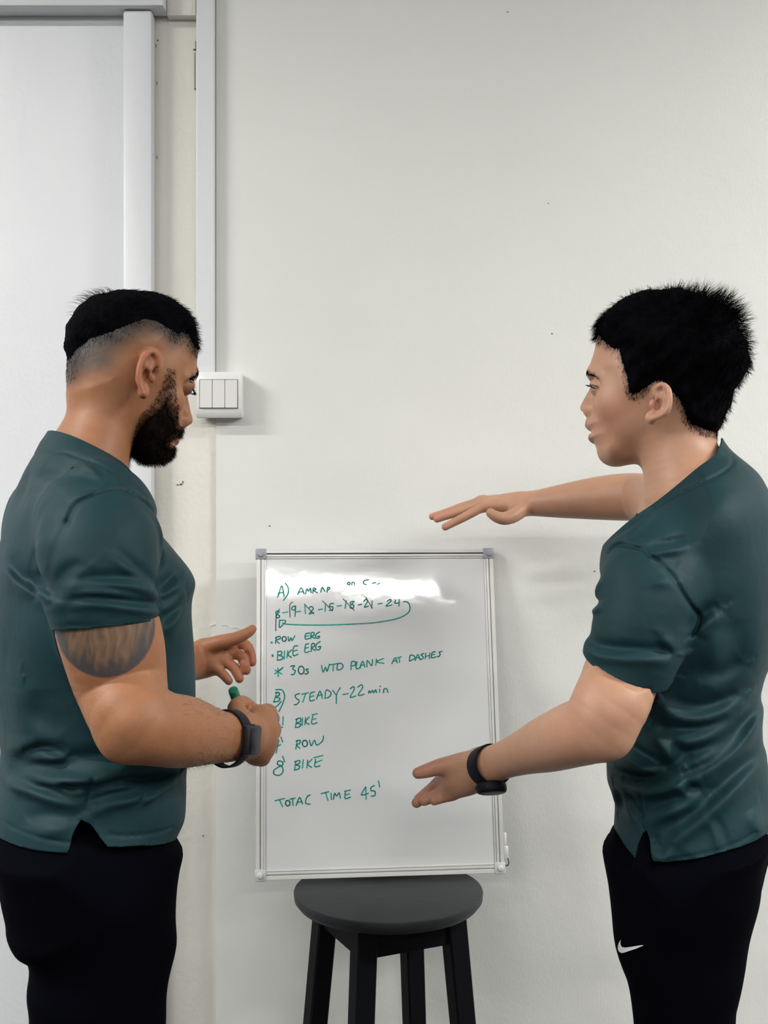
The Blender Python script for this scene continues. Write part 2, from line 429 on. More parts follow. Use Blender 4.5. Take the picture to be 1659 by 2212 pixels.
# ---------------------------------------------------------------- the room shell
def sbox(name, lo, hi, m, bev=0.0, parent=None, kind='structure'):
    g = Geo(); lo = np.array(lo, float); hi = np.array(hi, float); g.box((lo+hi)/2, hi-lo, bev=bev)
    o = g.build(name, m, parent, smooth=bool(bev))
    if parent is None: tag(o, kind=kind)
    return o
X0, X1, Y0, Y1, ZC = -5.0, 5.2, -7.2, 0.0, 3.0
sbox('floor', (X0-.1, Y0-.1, -.1), (X1+.1, .2, 0), M_floor)
sbox('ceiling', (X0-.1, Y0-.1, ZC), (X1+.1, .2, ZC+.1), M_ceil)
sbox('wall_left', (X0-.1, Y0, 0), (X0, .2, ZC), M_unseen)
sbox('wall_right', (X1, Y0, 0), (X1+.1, .2, ZC), M_unseen)
sbox('wall_front', (X0, Y0-.1, 0), (X1, Y0, ZC), M_unseen)
xw = lambda px: (px-CX)/FPX*2.25           # position on the back wall plane
# back wall: main plastered wall, older cream strip, recessed cool white panel at the left
sbox('wall_back', (xw(466), 0.004, 0), (X1, 0.15, ZC), M_wall)
sbox('wall_back_strip', (xw(330), 0.010, 0), (xw(466), 0.15, ZC), M_cream, bev=0.003)
sbox('wall_back_panel', (X0, 0.006, 0), (xw(330), 0.15, ZC), M_cool)
sbox('trim_1', (xw(272), -0.028, 0.0), (xw(334), 0.0055, 2.4205), M_cool, bev=0.006)
sbox('trim_2', (X0, -0.044, 2.4215), (xw(362), 0.0055, 2.62), M_cool, bev=0.002)
sbox('trim_3', (xw(362)+.001, -0.012, 2.416), (xw(427)-.002, 0.0095, 2.62), M_cream, bev=0.001)
sbox('baseboard_back', (xw(466), -0.010, 0), (X1, 0.0035, 0.09), M_cool, bev=0.003)
# small scuffs, chips and screw holes in the old paint
g = Geo()
def speck(px, py, w, h, y=0.0):
    c = W(px, py, 2.25); g.box((c[0], y, c[2]), (w, 0.0012, h))
for px, py, w, h in ((402, 20, .005, .005),): speck(px, py, w, h, .0095)
for px, py, w, h in ((339, 83, .0025, .0025), (335, 95, .0012, .006), (337, 176, .0012, .006), (337, 337, .0012, .006), (421, 95, .001, .02), (418, 103, .004, .003), (424, 135, .0025, .09), (419, 150, .0008, .075), (421, 188, .006, .001)): speck(px, py, w, h, .0095)
for px, py, w, h in ((389, 1046, .005, .003), (382, 1047, .003, .002), (393, 1041, .002, .004), (582, 1136, .004, .0015), (1193, 720, .003, .002), (1318, 720, .0015, .001), (1285, 1234, .002, .002), (437, 1808, .003, .002), (1185, 438, .003, .001), (1097, 24, .004, .001)): speck(px, py, w, h, .0035 if px > 466 else .0095)
tag(g.build('wall_back_scuffs', M_dark), kind='structure')
g = Geo()
pts = [(452, 1353), (462, 1349), (478, 1350), (490, 1351), (500, 1356), (508, 1355), (522, 1359), (532, 1356), (545, 1359)]
for a, b in zip(pts[:-1], pts[1:]):
    A = W(*a, 2.25); B = W(*b, 2.25); A[1] = B[1] = .004 if a[0] > 466 else .0095
    g.bar(A, B, (.0022, .002), (.0022, .002))
tag(g.build('wall_back_plaster_ridge', M_wall), kind='structure')

# ---------------------------------------------------------------- cable trunking and light switch
M_plastic = mat('white switch plastic', (0.74, 0.74, 0.72), 0.3)
M_plastic2 = mat('rocker plastic', (0.66, 0.655, 0.64), 0.35)
M_gap = mat('dark joint', (0.05, 0.05, 0.05), 0.9)
t = empty('cable_trunking', (xw(447), 0.0, 1.71), 'narrow white vertical cable trunking running up the wall from the light switch', 'trunking')
g = Geo(); g.box((xw(446.5), -0.0025, (ZC+1.712)/2), (xw(465)-xw(428), 0.0125, ZC-1.712), bev=.0008); g.build('base', M_cool, t)
g = Geo(); g.box((xw(446.5), -0.0135, (ZC+1.712)/2), (xw(466)-xw(427), 0.0095, ZC-1.712), bev=.0022); g.build('cover', M_cool, t)
zt, zb, xl, xr = 1.44-(802-CY)/FPX*2.215, 1.44-(902-CY)/FPX*2.215, (424-CX)/FPX*2.215, (522.5-CX)/FPX*2.215
sw = empty('light_switch', ((xl+xr)/2, 0, zb), 'white three-gang light switch on the wall below the trunking', 'light switch')
g = Geo(); g.box(((xl+xr)/2+.001, -.010, (zt+zb)/2), (xr-xl-.004, .027, zt-zb-.004), bev=.003); g.build('back_box', M_plastic, sw)
pr = [(-.0235, zt), (-.030, zt-.001), (-.0345, zt-.006), (-.0355, zt-.02), (-.0355, zb+.02), (-.033, zb+.008), (-.028, zb+.001), (-.0235, zb)]
V = [(x, y, z) for x in (xl, xl+.002, xr-.002, xr) for y, z in pr]
for k in (0, 3):
    for i in range(8): V[k*8+i] = (V[k*8+i][0], max(V[k*8+i][1], -.0335), V[k*8+i][2])
F = [[c*8+i, c*8+i+1, c*8+9+i, c*8+8+i] for c in range(3) for i in range(7)]+[[c*8+7, c*8, c*8+8, c*8+15] for c in range(3)]+[list(range(8)), list(range(24, 32))[::-1]]
g = Geo(); g.add(V, F); g.build('plate', M_plastic, sw, smooth=True)
rx0, rx1, rz1, rz0 = (431-CX)/FPX*2.213, (513-CX)/FPX*2.213, 1.44-(820-CY)/FPX*2.213, 1.44-(881.5-CY)/FPX*2.213
g = Geo(); g.box(((rx0+rx1)/2, -.0352, (rz0+rz1)/2), (rx1-rx0+.0014, .0012, rz1-rz0+.0014)); g.build('gap', M_gap, sw)
for i in range(3):
    w = (rx1-rx0)/3; c = np.array([rx0+w*(i+.5), -.0362, (rz0+rz1)/2]); a = math.radians(-2.2)
    Mx = np.array([[1, 0, 0], [0, math.cos(a), -math.sin(a)], [0, math.sin(a), math.cos(a)]])
    g = Geo(); g.box(c, (w-.0009, .003, rz1-rz0-.0006), Mx, bev=.0007); g.build('rocker', M_plastic2, sw)

# ---------------------------------------------------------------- ceiling lamps
M_lamp = mat('lamp diffuser', (0.9, 0.9, 0.9), 0.4, emit=(LAMP_COL, 30.0))
M_lampf = mat('lamp housing', (0.8, 0.8, 0.8), 0.4)
for i, (x, y, z, ln, w) in enumerate(LAMPS):
    r = empty('ceiling_light', (x, y, z), 'long white ceiling tube light '+LAMP_AT[i], 'ceiling light', 'tube lights on the ceiling')
    g = Geo(); g.box((x, y, z+.04), (ln, .10, .06), bev=.006); g.build('housing', M_lampf, r)
    g = Geo(); g.box((x, y, z-.002), (ln-.03, .075, .03), bev=.008); g.build('diffuser', M_lamp, r)
    ld = bpy.data.lights.new('tube_glow', 'AREA'); ld.shape = 'RECTANGLE'; ld.size = ln; ld.size_y = .08; ld.energy = w; ld.color = LAMP_COL
    lo = bpy.data.objects.new('tube_glow', ld); COL.objects.link(lo); lo.location = (0, 0, -.022); lo.parent = r

# ---------------------------------------------------------------- the stool
M_stool = mat('black painted wood', (0.004, 0.0045, 0.006), 0.6, bump=[(30, .0006, 3, (1, 6, 1))], spec=.1)
M_seat = mat('worn black seat paint', (0.020, 0.023, 0.026), 0.5, var=(9, .25, 5), bump=[(14, .0008, 4, (1, 5, 1))], spec=.35)
SC = np.array([(839-CX)/FPX*2.05, -0.20, 0.0]); ZS = 0.762
st = empty('bar_stool', SC, 'black round wooden bar stool under the whiteboard', 'stool')
g = Geo(); g.lathe(SC+[0, 0, ZS-.026], [(.150, 0), (.162, .003), (.1690, .012), (.170, .023), (.1690, .0255), (.1675, .026)], n=96); g.build('seat', M_seat, st, smooth=True)
ang0 = math.radians(-110); tops = []
for k in range(4):
    a = ang0+k*math.pi/2; d = np.array([math.cos(a), math.sin(a), 0]); tp = SC+d*.120+[0, 0, ZS-.027]; bt = SC+d*.192+[0, 0, 0.0]; tops.append((tp, bt, d))
    g = Geo(); g.bar(bt, tp, (.034, .034), (.037, .037), side=(math.cos(a+math.pi/4), math.sin(a+math.pi/4), 0), bev=.003); g.build('leg', M_stool, st)
def at(k, z):
    tp, bt, d = tops[k]; return bt+(tp-bt)*(z/tp[2])
for k in range(4):
    a, b = at(k, ZS-.053), at((k+1) % 4, ZS-.053)
    g = Geo(); g.bar(a, b, (.052, .020), (.052, .020), side=(*(nrm(np.array(a+b)/2-SC-[0, 0, ZS-.053])[:2]), 0)); g.build('apron', M_stool, st)
    z = .30 if k % 2 else .36
    a, b = at(k, z), at((k+1) % 4, z)
    g = Geo(); g.bar(a, b, (.030, .018), (.030, .018), side=(*(nrm((a+b)/2-SC-[0, 0, z])[:2]), 0)); g.build('stretcher', M_stool, st)

# ---------------------------------------------------------------- the whiteboard
BO = np.array([-.0044, -.1541, .7688]); ax_, bz_ = -.1934, .098
Rx = np.array([[1, 0, 0], [0, math.cos(ax_), -math.sin(ax_)], [0, math.sin(ax_), math.cos(ax_)]])
Rz = np.array([[math.cos(bz_), -math.sin(bz_), 0], [math.sin(bz_), math.cos(bz_), 0], [0, 0, 1]])
BR = Rz@Rx; BW, BH = .46, .61
def bl(u, y, v): return BO+BR@np.array([u, y, v])
M_board = mat('glossy whiteboard enamel', (0.60, 0.61, 0.615), 0.065, var=(3, .015, 2), bump=[(3.2, .0022, 2, I3), (60, .00005, 2, I3)], spec=.5)
M_alu = mat('pale anodised frame', (0.66, 0.66, 0.64), 0.38, metal=.25, bump=[(60, .0001, 2, (1, 1, .1))])
M_capm = mat('grey plastic corner', (0.30, 0.31, 0.34), 0.45)
M_groove = mat('dark groove', (0.02, 0.02, 0.022), 0.6)
M_groove2 = mat('grey groove', (0.36, 0.36, 0.38), 0.6)
wb = empty('whiteboard', BO, 'whiteboard with green handwriting leaning on the wall on top of the black stool', 'whiteboard')
g = Geo(); g.box(bl(0, .0065, BH/2), (BW-.03, .007, BH-.03), BR); g.build('panel', M_board, wb)
fw = .0175
def rail(a, b, inward):
    """frame rail: outer lip, channel, inner lip"""
    a = np.array(a, float); b = np.array(b, float); L = np.linalg.norm(b-a); d = (b-a)/L; q = np.array(inward, float); mid = (a+b)/2
    Ml = np.stack([BR@np.array([d[0], 0, d[1]]), BR@np.array([0, 1, 0]), BR@np.array([q[0], 0, q[1]])], 1)
    g = Geo()
    for off, w, y0 in ((.0035, .007, 0.0), (.0115, .0045, .0003), (.0158, .003, .0012)):
        c = mid+q*off; g.box(bl(c[0], y0+(.013-y0)/2, c[1]), (L, .013-y0, w), Ml, bev=.0007)
    fr = g.build('frame_rail', M_alu, wb)
    return fr, Ml, mid, q, L
for a, b, q, top in (((-BW/2+.018, BH), (BW/2-.018, BH), (0, -1), 1), ((-BW/2+.018, 0), (BW/2-.018, 0), (0, 1), 0),
                     ((-BW/2, .018), (-BW/2, BH-.018), (1, 0), 0), ((BW/2, .018), (BW/2, BH-.018), (-1, 0), 0)):
    fr, Ml, mid, q, L = rail(a, b, q)
    g = Geo(); c = mid+q*.0082; g.box(bl(c[0], .0060, c[1]), (L, .0084, .0024), Ml); g.build('groove', M_groove if top else M_groove2, fr)
for sx in (-1, 1):
    for tz in (0, 1):
        u0 = sx*(BW/2-.0085); v0 = (BH-.0085) if tz else .0085
        g = Geo(); g.box(bl(u0, .0060, v0), (.022, .0155, .022), BR, bev=.0035); cp = g.build('corner_cap', M_capm if tz else mat('pale plastic corner', (.5, .52, .55), .4), wb, smooth=True)
        g = Geo(); g.lathe(bl(u0+sx*.001, -.0015, v0), [(.0062, 0), (.0062, .001), (.005, .0026), (.002, .0034)], axis=BR@np.array([0, -1, 0]), n=20); g.build('rivet', M_capm if tz else M_alu, cp, smooth=True)
# little bent hook and latch on the lower right edge
g = Geo()
g.box(bl(BW/2+.0035, .006, .052), (.006, .008, .040), BR, bev=.0015); g.box(bl(BW/2+.0045, .004, .036), (.009, .006, .024), BR, bev=.002); g.build('latch', M_alu, wb, smooth=True)
g = Geo(); hk = [(BW/2+.006, .028), (BW/2+.009, .020), (BW/2+.008, .0135), (BW/2+.003, .012), (BW/2+.0015, .016)]
for a, b in zip(hk[:-1], hk[1:]): g.bar(bl(a[0], .002, a[1]), bl(b[0], .002, b[1]), (.0018, .0018), (.0018, .0018))
g.build('hook', M_groove, wb)
def on_board(px, py, lift=.0):
    """camera ray through a pixel hits the board front: (u, v)"""
    d = np.array([(px-CX)/FPX, 1, -(py-CY)/FPX]); n = BR@np.array([0, 1, 0]); p0 = bl(0, .003, 0)
    t = ((p0-CAM)@n)/(d@n); q = BR.T@(CAM+t*d-BO); return np.array([q[0], q[2]])
def circ(cx, cy, rx, ry, n=12, a0=-1.2): return [(cx+rx*math.cos(a0+2*math.pi*i/n), cy+ry*math.sin(a0+2*math.pi*i/n)) for i in range(n+1)]
T7 = [  # strokes traced in the upper board crop (origin 540,1170)
 [(175,350),(195,285),(205,290),(215,345)],[(178,325),(212,318)],[(222,262),(240,290),(238,330),(210,370)],
 [(300,332),(322,290),(340,328)],[(308,318),(335,314)],[(350,328),(358,296),(368,312),(380,292),(384,322)],[(395,325),(398,292),(415,300),(400,308),(425,322)],
 [(445,318),(455,288),(470,312)],[(485,318),(488,288),(502,292),(490,304)],[(612,265),(618,255),(630,262),(622,272),(612,265)],[(640,272),(642,256),(655,258),(657,272)],[(745,240),(720,245),(712,260),(730,272)],[(770,262),(790,258)],[(800,268),(815,262)],
 [(205,448),(238,442)],[(180,435),(165,440),(165,455),(185,465),(182,478),(168,478),(165,462),(185,440)],
 [(285,405),(268,410),(262,425),(280,430),(287,405),(283,470)],[(293,442),(318,438)],[(345,400),(348,452)],[(368,420),(385,408),(398,420),(385,440),(372,455),(402,445)],
 [(430,428),(455,424)],[(475,388),(472,438)],[(525,390),(505,392),(500,408),(520,410),(518,430),(498,432)],[(548,405),(575,402)],[(605,370),(598,420)],
 [(650,375),(632,380),(632,392),(652,400),(648,418),(630,415),(635,398),(655,378)],[(680,398),(702,394)],[(715,375),(730,362),(738,378),(720,412),(745,405)],[(768,372),(765,415)],
 [(805,392),(830,388)],[(862,375),(882,362),(885,375),(855,405),(892,398)],[(915,368),(912,388),(940,384)],[(938,365),(936,405)],
 [(965,378),(990,380),(1005,405),(1000,440),(960,470),(900,490),(780,510),(650,518),(500,524),(350,524),(240,520),(205,512)],[(185,495),(225,498),(200,530),(185,538),(186,498)],
 [(132,632),(140,638)],[(134,638),(139,632)],[(160,640),(165,600)],[(160,605),(185,595),(190,610),(165,620),(185,640)],circ(215,612,13,15),[(240,598),(245,625),(258,605),(265,622),(282,592)],
 [(375,575),(350,580),(348,612),(375,608)],[(350,595),(370,592)],[(382,610),(385,575),(402,572),(402,588),(385,595),(408,608)],[(438,568),(418,580),(412,600),(428,608),(438,595),(425,596)],
 [(138,712),(146,722)],[(140,722),(145,712)],[(172,745),(175,690)],[(175,692),(198,690),(198,708),(178,715),(205,722),(200,740),(174,745)],[(218,688),(215,738)],[(238,685),(232,730)],[(262,680),(238,708),(260,728)],
 [(300,655),(275,662),(272,715),(302,708)],[(274,688),(298,682)],[(370,642),(350,648),(346,695),(375,690)],[(348,670),(368,665)],[(385,690),(388,645),(405,642),(404,658),(388,668),(410,685)],[(442,628),(418,645),(415,675),(435,680),(444,660),(430,662)],
 [(175,795),(178,848)],[(155,832),(200,800)],[(158,808),(200,832)],[(180,812),(208,790)],[(255,785),(280,780),(268,800),(285,812),(275,835),(258,835)],circ(322,808,18,25),[(368,800),(352,805),(368,820),(355,832),(345,830)],
 [(450,780),(460,820),(475,790),(485,815),(500,770)],[(500,775),(545,768)],[(525,772),(522,812)],[(552,768),(548,805),(575,800),(585,780),(570,765),(545,768)],[(635,805),(638,758),(660,755),(662,775),(640,782)],[(672,755),(668,798),(695,792)],
 [(690,795),(708,752),(722,788)],[(698,778),(718,774)],[(735,788),(738,748),(765,780),(770,742)],[(795,738),(790,778)],[(840,735),(795,755),(842,765)],[(892,768),(912,730),(925,762)],[(898,752),(922,748)],[(920,732),(950,725)],[(938,728),(940,760)],
 [(1002,752),(1008,715),(1030,718),(1035,735),(1005,750)],[(1038,748),(1055,710),(1068,742)],[(1045,732),(1065,728)],[(1092,703),(1075,712),(1090,725),(1080,740),(1070,738)],[(1105,702),(1102,738)],[(1130,700),(1128,735)],[(1104,722),(1130,715)],
 [(1165,692),(1145,698),(1142,730),(1168,725)],[(1144,712),(1162,708)],[(1208,690),(1188,696),(1196,706),(1188,722),(1176,722)],
 [(168,948),(150,1008)],[(160,950),(182,950),(184,965),(162,978),(188,985),(178,1002),(148,1008)],[(162,932),(200,932),(218,970),(205,1020),(182,1068)],[(196,1005),(168,1035),(138,1050)],
 [(312,955),(285,965),(290,985),(310,1000),(295,1022),(278,1025)],[(325,960),(368,950)],[(350,955),(332,1010)],[(405,945),(380,955),(378,1000),(405,995)],[(380,975),(400,970)],[(418,990),(440,940),(455,985)],[(425,970),(455,962)],
 [(472,985),(478,935),(500,940),(510,958),(495,978),(470,985)],[(520,935),(540,962)],[(568,918),(545,960),(543,1018)],[(585,962),(618,955)],[(630,925),(650,912),(655,930),(630,978),(665,970)],[(678,915),(700,900),(708,918),(680,965),(718,960)],
 [(745,953),(750,938),(758,950),(770,935),(778,950),(790,932),(796,950)],[(815,928),(815,948)],[(818,908),(820,912)],[(840,950),(842,928),(858,925),(868,948)]]
T8 = [  # lower crop (origin 540,1460)
 [(155,285),(178,290),(178,310),(165,330),(205,322)],[(208,258),(206,308)],[(285,325),(295,270)],[(288,275),(315,265),(318,285),(290,298),(318,302),(310,320),(285,325)],[(330,265),(328,312)],[(350,262),(345,308)],[(372,258),(350,288),(372,305)],[(422,238),(390,245)],[(395,250),(388,300),(422,295)],[(390,275),(415,268)],
 [(150,415),(180,405),(178,420),(165,485)],[(150,455),(192,432)],[(195,385),(205,415)],[(288,460),(298,405)],[(290,410),(315,405),(312,425),(292,435),(315,455)],circ(345,425,16,20),[(375,405),(385,440),(405,405),(420,435),(455,410),(462,378)],
 [(205,540),(180,535),(172,555),(200,570),(208,600),(185,625),(152,618),(150,595),(175,575),(205,560),(205,540)],[(205,505),(218,540)],[(280,590),(288,540)],[(280,540),(312,532),(310,550),(290,560),(312,568),(305,585),(278,592)],[(335,528),(330,580)],[(362,530),(358,578)],[(390,525),(362,555),(388,575)],[(400,515),(458,500)],[(412,525),(408,570),(440,565)],[(410,545),(452,530)],
 [(158,785),(218,770)],[(185,778),(205,822)],circ(237,800,14,17),[(250,775),(285,768)],[(268,772),(270,815)],[(290,815),(312,765),(330,805)],[(300,795),(325,790)],[(378,748),(358,762),(350,800),(378,806)],[(448,740),(495,728)],[(475,735),(490,782)],[(510,738),(512,778)],[(525,775),(532,738),(545,755),(560,735),(568,768)],[(632,718),(595,725)],[(600,725),(598,770),(632,762)],[(600,748),(625,742)],
 [(728,698),(700,748),(745,738)],[(728,700),(730,775)],[(782,690),(762,700),(762,722),(785,725),(785,752),(762,755)],[(808,660),(815,698)]]
TB = [[(185,425),(165,475),(162,560)],[(270,380),(250,400),(252,475)],[(342,392),(400,455)],[(455,372),(520,436)],[(585,360),(655,432)],[(728,350),(770,420)]]
def ink(name, strokes, w, m, label):
    V = []; F = []
    for org, st_ in strokes:
        P = [on_board(org[0]+x/2.9105, org[1]+y/2.9105) for x, y in st_]
        P = catmull(P, 4) if len(P) > 2 else np.array(P)
        for i in range(len(P)):
            b = len(V); V += [(P[i][0]+w*.5*math.cos(k*math.pi/4), P[i][1]+w*.5*math.sin(k*math.pi/4)) for k in range(8)]; F.append([b+k for k in range(8)])
            if i:
                d = P[i]-P[i-1]; L = np.linalg.norm(d)
                if L < 1e-6: continue
                d = np.array([-d[1], d[0]])/L*w*.5; b = len(V); V += [P[i-1]-d, P[i]-d, P[i]+d, P[i-1]+d]; F.append([b, b+1, b+2, b+3])
    VW = np.array([bl(p[0], .0027, p[1]) for p in V]); o = mesh_obj(name, VW, F, m, wb, smooth=False); o['label'] = label
M_green = mat('teal marker ink', (0.002, 0.31, 0.245), 0.5, var=(120, .25, 2)); M_black = mat('black marker ink', (0.03, 0.035, 0.04), 0.5)
ink('handwriting', [((540, 1170), s_) for s_ in T7]+[((540, 1460), s_) for s_ in T8], .0024, M_green, 'workout plan written in teal marker')
for s_ in TB: ink('crossing_stroke', [((540, 1170), s_)], .0016, M_black, 'black marker stroke through a number')
# ---------------------------------------------------------------- people: shared parts
def finger(m, pts, r0, r1):
    """pts: (px, py, D) along a digit; separate group so that fingers do not melt together"""
    P = [m.pd(*p) for p in pts]; n = len(P)
    rr = [r0+(r1-r0)*i/(n-1) for i in range(n)]
    # slight swell at the joints
    return Limb(P, rr, n=3)
def hand(m, wrist, mcps, fingers, thumb, rp, rf, kf=.0025, kp=.009, palm=None):
    """metacarpals fan from the wrist to the knuckles; each finger own chain"""
    it = []
    wr = m.pd(*wrist)
    for i, q in enumerate(mcps):
        kn = m.pd(*q); a = wr+(kn-wr)*.12; it.append(('u', Limb([a, a+(kn-a)*.55, kn], [rp[0], (rp[0]+rp[1])/2, rp[1]], n=2), .008))
    for p in (palm or []): it.append(('u', p, .010))
    fg = Grp([('u', finger(m, f, rf[i][0], rf[i][1]), kf) for i, f in enumerate(fingers)])
    th = Grp([('u', finger(m, thumb[0], thumb[1], thumb[2]), 0)])
    return Grp([('u', Grp(it), 0), ('u', fg, kp), ('u', th, .008)])
def ear(m, helix, lobe, conch, tragus, base_n, front_n, org, sc, hw=.0042):
    """helix: crop points of the rim from the front root round to the lobe; lateral offsets rise towards the back"""
    n = len(helix)
    offs = [front_n+(base_n-front_n)*math.sin(min(i/(n-1)*1.35, 1)*math.pi/2) for i in range(n)]
    P = [m.pp(org[0]+x/sc, org[1]+y/sc, o) for (x, y), o in zip(helix, offs)]
    rim = Limb(P, [hw*.8]+[hw]*(n-3)+[hw*1.1, hw*1.25], n=4)
    cx = np.mean([p[0] for p in helix]); cy = np.mean([p[1] for p in helix])
    items = [('u', rim, 0)]
    # shell of the ear between rim and head
    q = [m.pp(org[0]+(x*.72+cx*.28)/sc, org[1]+(y*.80+cy*.20)/sc, o-.0105) for (x, y), o in zip(helix, offs)]
    items.append(('u', Limb(q, .0062, n=3), .004))
    c0 = m.pp(org[0]+cx/sc, org[1]+cy/sc, front_n+.001)
    items.append(('u', Limb([q[1], c0, q[-3]], .0072, n=2), .004))
    # antihelix fold
    ah = [m.pp(org[0]+x/sc, org[1]+y/sc, base_n-.0045) for x, y in conch['anti']]
    items.append(('u', Limb(ah, .0030, n=3), .0035))
    lo = m.pp(org[0]+lobe[0]/sc, org[1]+lobe[1]/sc, (front_n+base_n)/2); items.append(('u', Ell(lo, (.0075, .0055, .0085)), .004))
    cc = m.pp(org[0]+conch['c'][0]/sc, org[1]+conch['c'][1]/sc, base_n+.001); items.append(('s', Ell(cc, (.0058, .0150, .0095)), .003))
    c2 = m.pp(org[0]+conch['c2'][0]/sc, org[1]+conch['c2'][1]/sc, base_n+.002); items.append(('s', Ell(c2, (.0045, .0105, .0085)), .002))
    tg = m.pp(org[0]+tragus[0]/sc, org[1]+tragus[1]/sc, front_n+.0025); items.append(('u', Ell(tg, (.0042, .0045, .006)), .003))
    return Grp(items)
class Mir(Node):
    """mirror of a node about the plane n = 0"""
    def __init__(s, nd, sh=(0, 0, 0)): s.nd = nd; s.sh = np.array(sh, float); s.lo = nd.lo.copy(); s.hi = nd.hi.copy(); s.lo[1] = -nd.hi[1]; s.hi[1] = -nd.lo[1]; s.lo = s.lo+s.sh; s.hi = s.hi+s.sh
    def ev(s, P, lo=None, hi=None, m=0.06):
        return s.nd.ev((P-s.sh)*np.array([1, -1, 1]), None, None, m)
def trace_ray(m, node, px, py, D0=1.0, D1=2.4, off=0.0):
    """first hit of the camera ray with a node -> local point (used once, at build time, to lay marks on a surface)"""
    D = D0
    for _ in range(90):
        p = m.pd(px, py, D); d = node.ev(p[None])[0]-off
        if abs(d) < 1e-4: return p
        D += max(d*.8, 2e-4) if d > 0 else d*.5
        if D > D1: return None
    return p
def fold_field(m, node, folds, h=.002, nref=.1):
    """folds: (crop pts, org, scale, width m, amp m, kind) -> displacement map on the near side, in (s,z)"""
    g = Grid2(node.lo[[0, 2]], node.hi[[0, 2]], h); f = np.zeros(len(g.Q))
    for pts, org, sc, w, amp, kind in folds:
        pl = catmull(m.p2(pts, nref, org, sc), 5) if len(pts) > 2 else m.p2(pts, nref, org, sc)
        lo = pl.min(0)-4*w; hi = pl.max(0)+4*w; k = np.all((g.Q > lo) & (g.Q < hi), 1)
        d, t, L = line_sd(g.Q[k], pl)
        e = np.sin(np.pi*np.clip(t, 0.02, .98))**.6 if kind != 'seam' else 1.0
        if kind == 'seam': v = amp*np.exp(-(d/w)**2)
        elif kind == 'v': v = amp*np.exp(-(d/w)**2)*e              # furrow
        elif kind == 'r': v = -amp*np.exp(-(d/w)**2)*e             # ridge
        elif kind == 's':                                          # pleat: roll on one side, furrow on the other
            v = amp*1.5*(d/w)*np.exp(-(d/w)**2)*e
        else: v = -amp*1.5*(d/w)*np.exp(-(d/w)**2)*e               # the other way up
        f[k] += v
    g.put('f', f); return g
def poly_interp(pl):
    pl = pl[np.argsort(pl[:, 0])]
    return lambda x: np.interp(x, pl[:, 0], pl[:, 1])
M_skin1 = mat('tan skin', (.5, .3, .2), .52, vcol=True, sss=.12, var=(60, .06, 4), bump=[(700, .00012, 2, I3), (90, .0005, 3, I3)], spec=.4)
M_skin2 = mat('fair skin', (.6, .4, .3), .48, vcol=True, sss=.12, var=(50, .04, 4), bump=[(700, .0001, 2, I3), (80, .0003, 3, I3)], spec=.4)
M_hair = mat('black hair', (.002, .002, .003), .8, spec=.02, var=(80, .3, 2))
M_hairb = mat('dark brown hair', (.009, .006, .0045), .7, spec=.04, var=(200, .5, 2))
M_shirt = mat('dark teal sports jersey', (.0085, .034, .041), .6, var=(5, .07, 3), bump=[(900, .00008, 1, I3), (38, .0011, 2, (1, 1, 1))], spec=.18)
M_pants = mat('black track trousers', (.0012, .0014, .003), .85, bump=[(20, .0015, 3, (1, 1, .5)), (900, .0001, 1, I3)], spec=.02)
M_eye = mat('eye white', (.42, .37, .34), .25, coat=.3); M_iris = mat('dark iris', (.02, .012, .008), .1, coat=.8)
M_shoe = mat('black shoe', (.02, .02, .022), .6); M_sole = mat('white sole', (.7, .7, .7), .6)
M_rub = mat('black rubber strap', (.003, .004, .008), .6, spec=.2); M_case = mat('dark grey metal case', (.006, .008, .013), .5, metal=.1); M_glass = mat('black glass', (.004, .005, .008), .32, spec=.3)
M_glass2 = mat('smoked black glass', (.002, .002, .003), .4, spec=.12)

def ribbon(m, name, pts, w, mt, parent, node): pass
class Under(Node):
    """body kept just inside the cloth wherever the cloth covers it"""
    def __init__(s, body, cloth, unc): s.b = body; s.c = cloth; s.u = unc; s.lo = body.lo; s.hi = body.hi
    def ev(s, P, lo=None, hi=None, m=0.06):
        f = s.b.ev(P, lo, hi, m); u = s.u(P); k = (u < .02) & (np.abs(f) < .03)
        if k.any(): f = f.copy(); c = s.c.ev(P[k], lo, hi, m); c = np.where(c > .014, -1, c); f[k] = np.maximum(f[k], c+.004-14*np.maximum(u[k], 0))
        return f
def plane3(p, q, r):
    nn = np.cross(q-p, r-p); nn /= np.linalg.norm(nn); nn = nn if nn[2] > 0 else -nn; return lambda V: -(V-p)@nn
def proj(node, P, it=8):
    P = np.array(P, float)
    for _ in range(it):
        d = node.ev(P); g_ = np.stack([node.ev(P+np.eye(3)[k]*1e-4)-d for k in range(3)], 1)/1e-4; n_ = np.linalg.norm(g_, axis=1, keepdims=True)+1e-9; P = P-g_/n_*np.clip(d/n_[:, 0], -.004, .004)[:, None]
    return P
